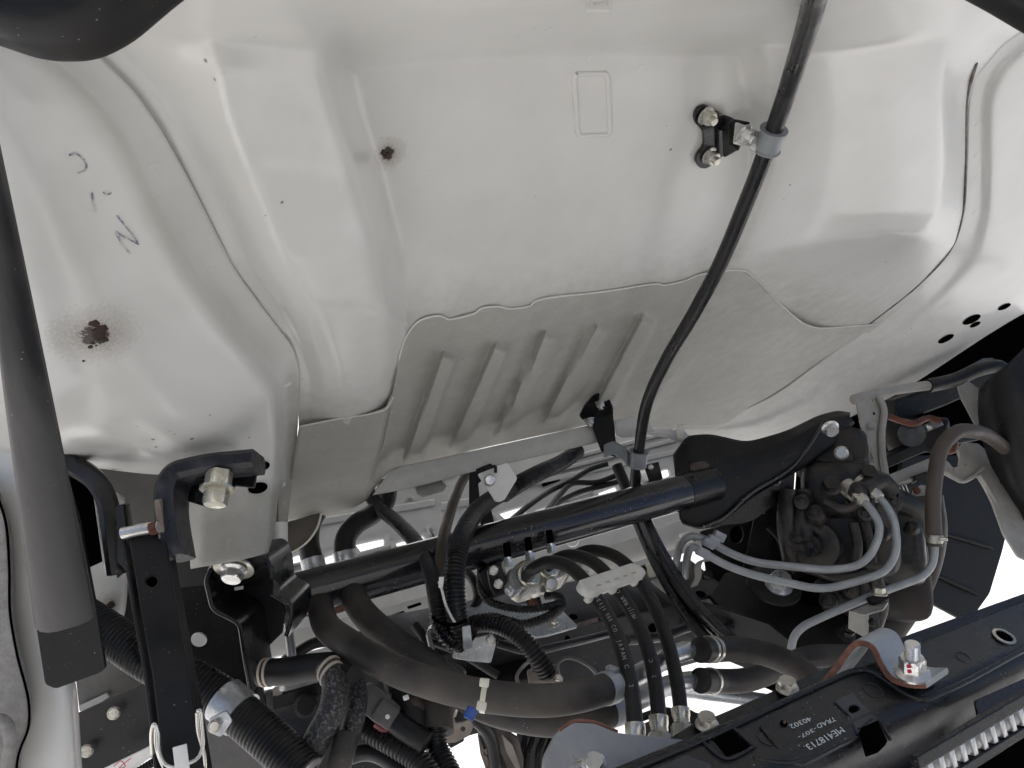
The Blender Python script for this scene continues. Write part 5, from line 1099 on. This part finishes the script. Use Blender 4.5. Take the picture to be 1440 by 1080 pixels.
# ------------------------------------------------------------ grey pipes
pp = [([(1206,698,.985),(1222,712,.97),(1237,735,.96),(1236,755,.955),(1224,782,.95),(1204,797,.945),(1164,802,.945),(1060,791,.96),(1022,776,.965),(994,758,.97),(968,753,.975),(956,765,.98),(950,795,.99)], 'inner of two bent grey hydraulic pipes below the gearbox'), ([(1226,692,.99),(1245,708,.975),(1258,732,.965),(1262,772,.955),(1248,803,.945),(1215,815,.94),(1156,830,.935),(1060,809,.945),(1020,795,.95),(988,776,.955),(972,767,.96),(966,782,.965),(964,812,.975)], 'outer of two bent grey hydraulic pipes below the gearbox')]
for pts, lab in pp:
    th = thing('hydraulic_pipe', lab, 'pipe', P(*pts[6]), 'grey hydraulic pipes'); tube('pipe', None, .0047, M['pipe_grey'], th, 18, path=filletpath(PP(pts), .02))
    a = P(*pts[0]); d0 = (P(*pts[1])-a).normalized()
    lathe('union_nut', [(.010, -.010), (.010, .006), (.0085, .008), (.0075, .012), (.006, .013)], M['gold_zinc'], frame_at(a, d0, R_), th, 24, (0, 1))
    lathe('union_body', [(.011, -.022), (.011, -.010), (.009, -.009)], M['zinc'], frame_at(a, d0, R_), th, 24)
t = thing('pipe_clip', 'grey plastic clip block on a bent strip holding the two pipes', 'pipe clip', P(985, 820, .97))
for x, y, d in [(988,777,.945),(997,764,.955),(1003,760,.957),(1011,754,.96)]: boxpx('clip', (x,y,d), (x+10,y+5,d), (.014, .011, .012), material('clip_grey', (.30, .31, .34), .45) if x == 988 else bpy.data.materials['clip_grey'], t, bev=.0015)
strip('strap', PP([(1000,787,.965),(986,788,.965),(981,795,.965),(982,812,.965),(976,824,.965)]), .016, F_*.6+R_*.5, .002, M['ivory_steel'], t, .004)
bolt(P(994, 811, .99), Vector((0, 0, 1))-F_*.4, .007, t, M['frame_black'])
t = thing('pipe_mount', 'small galvanised angle tab in front of the black cables', 'bracket', P(935, 825, .99))
plate('tab', [(916,816),(936,809),(942,815),(955,836),(942,836),(930,828)], plane3((916,816,1.0), (942,812,1.03), (942,836,.98)), M['ivory_steel'], t, .002, 2); nut(P(937, 822, 1.0), Vector((0, 0, 1)), .004, t, M['zinc'])
boxpx('nylon_clip', (915,802,1.02), (925,800,1.02), (.012, .018, .012), M['nylon'], t, bev=.003); tube('wire', [(870,818,1.02),(900,803,1.02),(940,790,1.03)], .006, M['rubber'], t, 12)
t = thing('return_pipe', 'single grey return pipe dropping from the brown hose and curving left', 'pipe', P(1118, 905, .95))
tube('pipe', None, .0047, M['pipe_grey'], t, 18, path=filletpath(PP([(1314,752,.98),(1314,780,.975),(1310,797,.97),(1296,812,.965),(1230,836,.95),(1160,866,.94),(1130,880,.935),(1116,894,.93),(1111,920,.925)]), .016))
lathe('hose_clamp', [(.0092, -.005), (.0098, -.004), (.0098, .004), (.0092, .005)], M['zinc'], frame_at(P(1314, 757, .98), U_, R_), t, 28); box('clamp_lug', frame_at(P(1326, 758, .97), R_, U_), (.004, .006, .010), M['zinc'], t, .001)
t = thing('return_hose', 'brown rubber hose arching down in front of the mudflap', 'hose', P(1314, 750, .98))
tube('hose', [(1450,690,1.19),(1425,645,1.15),(1400,620,1.09),(1372,607,1.03),(1345,608,1.01),(1324,630,1.0),(1315,670,.99),(1312,710,.985),(1314,768,.98)], .0092, M['brown_rubber'], t, 22)
t = thing('pipe_bracket', 'ivory steel angle bracket clamping the return pipe over the rail', 'bracket', P(1220, 880, .92))
bdp = plane3((1198,862,.935), (1247,848,.93), (1200,890,.92))
plate('top_leaf', [(1196,860),(1215,851),(1248,847),(1242,856),(1216,864)], plane3((1196,860,.925), (1248,847,.93), (1216,864,.905)), M['ivory_steel'], t, .002, 1)
plate('front_leaf', [(1195,860),(1216,863),(1214,895),(1194,884)], .915, M['ivory_steel'], t, .002, 1); plate('side_leaf', [(1216,863),(1222,860),(1221,890),(1214,895)], .92, M['ivory_steel'], t, .002)
boxpx('saddle', (1234,842,.935), (1246,838,.935), (.022, .010, .014), M['black_matt'], t, bev=.002); bolt(P(1236, 836, .93), U_, .0085, t, M['gold_zinc']); nut(P(1222, 874, .925), toward(P(1222, 874, .92))+R_*.6, .006, t, M['frame_black'])
# ------------------------------------------------------------ mudflap, fender, ivory brackets on the right
t = thing('mudflap', 'large black rubber mudflap hanging above the sunlit ground at right', 'mudflap', P(1360, 870, 1.4))
mdp = plane3((1290,690,1.36), (1415,740,1.42), (1360,870,1.34))
plate('flap', [(1270,640),(1380,640),(1425,710),(1410,775),(1392,835),(1364,874),(1354,872),(1275,830),(1240,800)], mdp, M['black_matt'], t, .008, 5, bev=.0015)
for a, b in [((1290,740),(1395,770)),((1285,795),(1375,835))]: tube('rib', [(a[0],a[1],mdp(*a)-.004),(b[0],b[1],mdp(*b)-.004)], .004, M['black_matt'], t, 8, 6)
t = thing('wheel_fender', 'dusty black plastic wheel fender at the right edge', 'fender', P(1420, 700, 1.1))
fsh = [[(1500,440,-.06),(1460,470,-.03),(1420,510,0),(1392,530,-.01),(1376,548,-.05)],[(1500,560,0),(1465,560,.02),(1425,560,.02),(1390,566,0),(1374,580,-.05)],[(1520,660,0),(1480,650,.02),(1440,640,.02),(1402,628,0),(1382,626,-.05)],[(1540,760,0),(1510,740,.02),(1470,720,.02),(1424,692,0),(1404,682,-.05)],[(1560,840,0),(1530,810,.01),(1490,780,.01),(1450,742,0),(1430,730,-.05)]]
sheet('shell', fsh, M['black_matt'], t, 7, 2.0, depth=lambda x, y: 1.12)
t = thing('step_frame', 'ivory painted step frame strip at the right edge below the fender', 'frame strip', P(1420, 760, 1.15))
plate('upright', [(1374,664),(1384,650),(1396,640),(1410,664),(1445,745),(1450,790),(1432,782),(1412,750),(1396,706)], plane3((1374,664,1.16), (1396,640,1.18), (1440,780,1.10)), M['ivory_steel'], t, .004, 4, holes=[(1411,675,5.5,7)])
tube('fold', [(1376,668,1.152),(1398,704,1.142),(1414,746,1.124),(1434,782,1.10)], .004, M['ivory_steel'], t, 10)
plate('upper_plate', [(1345,536),(1358,533),(1374,545),(1388,556),(1378,575),(1380,600),(1372,598),(1352,560)], 1.2, M['ivory_steel'], t, .003, 4)
t = thing('pump_bracket', 'ivory steel bracket plate with a round cut-out right of the brown hose', 'bracket', P(1300, 690, 1.14))
pbd = plane3((1240,690,1.12), (1390,650,1.17), (1320,640,1.16))
plate('bar', [(1236,688),(1250,668),(1304,646),(1322,641),(1334,650),(1340,658),(1350,656),(1352,644),(1348,632),(1356,622),(1376,624),(1394,640),(1380,660),(1360,674),(1350,676),(1338,670),(1326,663),(1308,664),(1250,688)], pbd, M['ivory_steel'], t, .006, 3, holes=[(1340,660,2,2.5),(1358,654,2)])
tube('rolled_edge', [(x, y, pbd(x, y)-.004) for x, y in [(1236,689),(1280,676),(1308,664),(1326,663),(1340,671),(1352,677),(1370,669),(1382,658)]], .003, M['ivory_steel'], t, 8)
boxpx('spacer', (1298,670,1.13), (1310,666,1.13), (.03, .010, .02), M['black_matt'], t); 
t = thing('bent_link', 'ivory steel S-shaped link standing upright between the sill and the gearbox', 'link', P(1240, 690, 1.1))
ld = plane3((1215,560,1.14), (1245,600,1.13), (1243,690,1.10))
plate('plate', [(1204,560),(1236,556),(1246,572),(1244,605),(1246,640),(1250,672),(1244,686),(1234,688),(1232,650),(1222,618),(1210,590)], ld, M['ivory_steel'], t, .004, 5, holes=[(1230,581,2.6,3.4),(1226,563,2,2.4)])
tube('rounded_edge', [(x, y, ld(x, y)-.004) for x, y in [(1236,558),(1243,576),(1240,606),(1241,640),(1245,672),(1240,684)]], .0048, M['ivory_steel'], t, 12)
lathe('boss', [(.0055, 0), (.0055, .002), (.004, .003)], M['ivory_steel'], frame_at(P(1227, 599, 1.12), toward(P(1227, 599, 1.12)), R_), t, 16)
tag(tube('thin_line', [(1210,592,1.14),(1216,610,1.13),(1224,628,1.13),(1222,650,1.125),(1216,658,1.12),(1220,664,1.12)], .0024, M['pipe_grey'], None, 10), 'thin grey line bending down left of the ivory link', 'pipe')
t = thing('breather_pipe', 'dull steel pipe end pushed into a black hose under the right sill', 'pipe', P(1305, 543, 1.18))
tube('pipe', [(1200,562,1.14),(1240,552,1.16),(1275,546,1.175),(1306,542,1.18)], .0072, M['ivory_steel'], t, 16); tube('hose', [(1304,543,1.18),(1340,535,1.2),(1380,519,1.22),(1405,516,1.23),(1425,535,1.24)], .0105, M['rubber'], t, 16)
t = thing('engine_corner', 'dark greasy engine corner with an orange wire under the right sill', 'engine', P(1290, 620, 1.35))
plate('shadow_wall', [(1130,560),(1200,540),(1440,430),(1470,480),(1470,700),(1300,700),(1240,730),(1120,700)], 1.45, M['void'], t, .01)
strip('dark_rail', PP([(1250,580,1.32),(1330,550,1.34),(1390,520,1.36)]), .04, U_, .03, M['frame_black'], t)
strip('dark_rail', PP([(1240,650,1.25),(1300,625,1.27),(1370,610,1.3)]), .02, U_, .02, M['frame_black'], t)
blob('pump', (1290,612,1.30), (.05,.03,.04), M['rusty_engine'], t, 31, .1, flat=1); lathe('pulley', [(.020, 0), (.020, .01), (.008, .012), (.008, .018)], M['grey_paint'] if False else M['cast_grey'], frame_at(P(1282, 610, 1.25), toward(P(1282, 610, 1.2)), R_), t, 24)
M['orange'] = material('orange', (.17, .05, .025), .5, 0, (.08, .03, .02), 60, .7)
tube('orange_wire', [(1250,586,1.24),(1268,592,1.23),(1285,596,1.23),(1305,588,1.24),(1322,592,1.24)], .005, M['orange'], t, 12); blob('orange_cap', (1334,625,1.2), (.014,.016,.012), M['orange'], t, 2, .05)
nut(P(1228, 650, 1.13), toward(P(1228, 650, 1.13)), .0055, t, M['zinc']); boxpx('red_tie', (1230,637,1.12), (1232,645,1.12), (.008, .002, .002), material('red_tie', (.5, .1, .05), .5), t)
boxpx('steel_block', (1312,598,1.26), (1326,592,1.26), (.026, .012, .012), M['galv'], t)
t = thing('bright_flange', 'bright aluminium finned flange between the gearbox and the brown hose', 'flange', P(1270, 700, 1.1))
for k in range(5): boxpx('fin', (1262+k*4,702-k*2,1.11), (1266+k*4,712-k*2,1.11), (.026, .002, .012), M['fin_alu'], t)
plate('plate', [(1284,690),(1296,682),(1304,684),(1302,712),(1292,720)], 1.13, M['grey_paint'], t, .003, 2); nut(P(1289, 690, 1.1), toward(P(1289, 690, 1.1)), .005, t, M['rust'])
# ------------------------------------------------------------ radiator top tank in the near right corner
t = thing('radiator', 'black plastic radiator top tank with stencilled part numbers in the lower right', 'radiator', P(1200, 1085, .5))
# length runs from lower left to upper right; u = across towards the camera, w = out of the top face
LA, LB = P(880, 1100, .475), P(1560, 812, .74)
xl = (LB-LA).normalized(); top_n = (Vector((0, 0, 1))*1.0+toward(P(1200, 1000, .55))*.35); top_n = (top_n-xl*top_n.dot(xl)).normalized(); un = top_n.cross(xl)
if un.dot(-F_) < 0: un = -un
LEN = (LB-LA).length
def TP(s, u, w_): return LA+xl*s+un*u+top_n*w_
def on_top(x, y, w_=0):                                  # a photo position on the tank's top plane, in tank coordinates
    d = ray(x, y); k = (LA+top_n*w_-CAM).dot(top_n)/d.dot(top_n); q = CAM+d*k-LA; return q.dot(xl), q.dot(un)
s1, u1 = on_top(1250, 1005); UR = u1                     # where the rounded front ridge begins
prof = [(-.012, -.030), (-.012, -.002), (-.010, 0), (UR-.012, 0), (UR-.006, .0015), (UR, .001), (UR+.007, -.004), (UR+.012, -.013), (UR+.014, -.024), (UR+.014, -.05), (UR+.028, -.052), (UR+.028, -.075), (-.005, -.075)]
vs, fs = [], []
NS = 40
for i in range(NS+1):
    for u, w_ in prof: vs.append(TP(LEN*i/NS, u, w_))
k = len(prof)
for i in range(NS):
    for j in range(k): fs.append((i*k+j, i*k+(j+1) % k, (i+1)*k+(j+1) % k, (i+1)*k+j))
fs.append(tuple(range(k))); fs.append(tuple(NS*k+j for j in range(k))[::-1])
raw('tank', vs, fs, M['tank_plastic'], t, 38)
def top_plate(name, pts, w0, thick, mat, r=3, holes=(), bev=.0006):
    def dep(x, y):
        d = ray(x, y); kk = (LA+top_n*w0-CAM).dot(top_n)/d.dot(top_n); return kk*d.dot(F_)
    return plate(name, pts, dep, mat, t, thick, r, holes, bev)
label_pad = top_plate('label_pad', [(1068,1020),(1148,980),(1158,982),(1190,1006),(1203,1036),(1130,1074),(1110,1070)], .0012, .004, M['tank_plastic'], 4)
top_plate('raised_land', [(1175,986),(1200,974),(1233,1012),(1206,1028),(1196,1006)], .0014, .004, M['tank_light'] if 'tank_light' in M else material('tank_worn', (.035, .038, .046), .4, 0, (.06, .06, .06), 40, .6), 2, holes=[(1201,997,9,7)])
top_plate('hole_floor', [(1190,986),(1212,986),(1212,1008),(1190,1008)], .0002, .001, M['void'], 3)
top_plate('window', [(996,1032),(1024,1022),(1056,1050),(1022,1064)], .0004, .0008, M['void'], 2, bev=.0001)
top_plate('window', [(1210,1024),(1234,1013),(1248,1042),(1236,1054),(1219,1060)], .0020, .0030, M['void'], 3, bev=.0002)
for pts in ([(992,1032),(1024,1020),(1062,1050)], [(1206,1026),(1234,1011),(1252,1040)], [(1060,1066),(1112,1072),(1204,1036)], [(985,1040),(1020,1066),(1060,1050)]):
    path = []
    for x, y in pts:
        s_, u_ = on_top(x, y, .001); path.append(TP(s_, u_, .0006))
    tube('moulded_edge', path, .0012, M['tank_plastic'], t, 8, 8)
tubep = []
for x, y in [(862,1094),(1000,1036),(1150,966),(1205,944),(1222,945),(1240,955),(1288,984),(1330,972),(1440,915)]:
    s_, u_ = on_top(x, y, .0); tubep.append(TP(s_, u_, .0008))
tube('back_rib', tubep, .0022, M['tank_plastic'], t, 10, 10)
for x, y, r in [(1228,970,13),(1079,1034,15),(1355,924,10)]:
    s_, u_ = on_top(x, y, .0006); c = TP(s_, u_, .0003); rr_ = RR(2*r, (c-CAM).dot(F_)); ring = [c+xl*math.cos(2*math.pi*j/32)*rr_+un*math.sin(2*math.pi*j/32)*rr_ for j in range(33)]
    v, f = tube_mesh(ring, .00035, 6, False); raw('ejector_mark', v, f, bpy.data.materials['tank_worn'], t)
# bolts and eyelet on the tank
s_, u_ = on_top(1411, 897); lathe('eyelet', [(.0062, 0), (.0088, .0005), (.0088, .0015), (.0066, .002), (.0062, .0005)], M['zinc'], frame_at(TP(s_, u_, .0004), top_n, xl), t, 28)
lathe('eyelet_hole', [(.0060, 0), (.0060, .0012)], M['void'], frame_at(TP(s_, u_, .0003), top_n, xl), t, 24)
s_, u_ = on_top(1101, 1020); lathe('pin_hole', [(.0024, 0), (.0024, .0008)], M['void'], frame_at(TP(s_, u_, .0014), top_n, xl), t, 16); lathe('pin', [(.0009, 0), (.0008, .0015)], M['rust_edge'], frame_at(TP(s_+.0004, u_, .0018), top_n, xl), t, 10)
# stencil
def stencil(s, x0, y0, x1, y1, hpx, sx=1, shear=0, bold=False):
    a = TP(*on_top(x0, y0, .0015), .0015); b = TP(*on_top(x1, y1, .0015), .0015); xd = (b-a); L = xd.length
    size = hpx*(a-CAM).dot(F_)/FPX/.72
    o = text('stencil', s, frame_at((a+b)/2, top_n, xd), size, M['print'], label_pad, shear=shear)
    w_ = o.dimensions.x if o.dimensions.x > 0 else max(v.co.x for v in o.data.vertices)-min(v.co.x for v in o.data.vertices)
    w_ = max(v.co.x for v in o.data.vertices)-min(v.co.x for v in o.data.vertices)
    for v in o.data.vertices: v.co.x *= L/w_
stencil('ME418713', 1185, 1025, 1135, 1051, 9.5)
stencil('TRAD', 1175, 1010, 1150, 1021, 6.5, shear=.3); stencil('-307-', 1148, 1024, 1123, 1037, 5.5)
stencil('40302', 1140, 1010, 1111, 1022, 7)
# second land at the lower left, with open windows
top_plate('foot_land', [(880,1100),(965,1062),(1000,1075),(985,1100)], .0012, .004, bpy.data.materials['tank_worn'], 3)
top_plate('ridge_land', [(1372,985),(1440,955),(1470,945),(1475,962),(1440,985),(1376,1004)], -.004, .003, M['tank_plastic'], 2)
# core: bright fins under the tank
fa, fb = P(1290, 1094, .50), P(1470, 985, .57); fx = (fb-fa).normalized(); fn = (top_n*.6+un*.8); fn = (fn-fx*fn.dot(fx)).normalized(); fy = fn.cross(fx)
core_m = None
for i in range(14):
    c = fa.lerp(fb, i/13)
    if core_m is None: o = box('fin', frame_at(c, fn, fx), ((fb-fa).length/13*.42, .011, .006), M['fin_alu'], t, .0005); core_m = o.data
    else: o = bpy.data.objects.new('fin', core_m); COL.objects.link(o); o.matrix_basis = frame_at(c, fn, fx); o.parent = t; o.matrix_parent_inverse = par_inv(t)
strip('core_rail', [fa+fn*.001-fy*.009, fb+fn*.001-fy*.009], .006, fy, .006, M['tank_plastic'], t); strip('core_rail', [fa+fn*.001+fy*.010, fb+fn*.001+fy*.010], .008, fy, .006, M['tank_plastic'], t)
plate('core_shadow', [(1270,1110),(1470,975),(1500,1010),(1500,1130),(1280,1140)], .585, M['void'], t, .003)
# ------------------------------------------------------------ bent mounting strap with stud and nut
t = thing('mounting_strap', 'pale blue-grey bent steel strap with rusty edges bolted on the radiator', 'strap', TP(*on_top(1283, 950), 0))
M['strap_paint'] = material('strap_paint', (.38, .405, .425), .4, .2, (.31, .33, .34), 40, .6, .04, 200)
nA = TP(*on_top(1295, 945, .004), .004)
wdir = (P(1338, 940, .56)-P(1298, 966, .53))
cl = [(1152,975,.60),(1188,925,.605),(1215,898,.61),(1232,903,.60),(1250,925,.59),(1275,943,.58),(1300,950,.572),(1322,951,.565)]
cl = [(1168,962,.60),(1196,926,.60),(1222,896,.602),(1242,900,.598),(1256,925,.59),(1270,944,.583),(1294,952,.577),(1318,953,.5725)]
wv = P(1262, 897, .605)-P(1213, 925, .575)
pc = PP(cl); strip('strap', pc, .034, wv, .0046, M['strap_paint'], t, None, 10)
pe = [p-wv.normalized()*.0171 for p in crom(pc, 10)]
strip('rusty_edge', pe, .0010, wv, .0044, M['rust_edge'], t, None, 1)
bn = (U_*.93+toward(pc[6])*.35).normalized()
nb_ = P(1283, 948, .560)
lathe('nut', [(.0118, 0), (.0118, .0016), (.0092, .0035), (.0088, .004), (.0088, .0125), (.0076, .0138), (.0050, .0138)], M['bright_zinc'], frame_at(nb_, bn, R_), t, 24, (3, 4))
lathe('stud', [(r, h+.0135) for r, h in thread_prof(0, .0052, .011, 7)], M['bright_zinc'], frame_at(nb_, bn, R_), t, 20)
for q in ((1278,937),(1279,944)):
    box('paint_dot', frame_at(P(q[0], q[1], .549), toward(P(q[0], q[1], .55)), R_), (.0028, .0026, .0012), M['red_mark'], t, .0008)
# ------------------------------------------------------------ ledge behind the tank, flat bracket, loose bolts
t = thing('radiator_support', 'black steel ledge with bolts behind the radiator tank', 'support', P(1060, 1000, .62))
sd = plane3((960,1050,.60), (1300,880,.74), (1300,935,.70))
plate('ledge', [(900,1065),(975,1018),(1010,1006),(1150,945),(1280,892),(1440,835),(1520,810),(1520,870),(1300,935),(1150,985),(1000,1050),(930,1085)], sd, M['black_paint'], t, .006, 2)
for x, y in [(1107,968),(994,1019)]: bolt(P(x, y, sd(x, y)-.004), (U_*.9+toward(P(x, y, .6))*.4).normalized(), .0085, t, M['zinc'])
lathe('grommet', [(.022, 0), (.022, .004), (.016, .006)], M['black_matt'], frame_at(P(957, 1028, .68), (U_*.8+toward(P(957, 1028, .68))*.5), R_), t, 28)
plate('fitting_shelf', [(880,1030),(960,1000),(1000,1010),(1010,1040),(940,1075),(890,1060)], .705, M['black_matt'], t, .004, 4)
tube('loop', [(880,1020,.72),(905,1008,.72),(935,1000,.72),(950,1003,.72)], .0035, M['rubber'], t, 10)
t = thing('flat_bracket', 'grey flat steel bracket with an orange rusty rim at the bottom centre', 'bracket', P(850, 1075, .5))
fbd = plane3((780,1060,.50), (960,1045,.56), (850,1085,.51))
plate('plate', [(764,1110),(768,1062),(784,1030),(808,1017),(836,1018),(868,1031),(970,1042),(985,1046),(960,1066),(890,1090),(860,1110)], fbd, M['grey_paint'], t, .004, 6, holes=[(826,1078,24,13)])
tube('rusty_rim', [(x, y, fbd(x, y)+.001) for x, y in [(786,1028),(806,1015),(836,1016),(868,1029)]], .0013, M['rust_edge'], t, 8)
plate('hole_back', [(790,1055),(860,1055),(875,1110),(790,1110)], .54, M['black_matt'], t, .003); bolt(P(835, 1074, .515), toward(P(835, 1074, .5))+U_*.4, .0075, t, M['zinc'])
boxpx('slider', (826,1082,.52), (850,1078,.52), (.028, .012, .008), M['galv'], t, bev=.003)
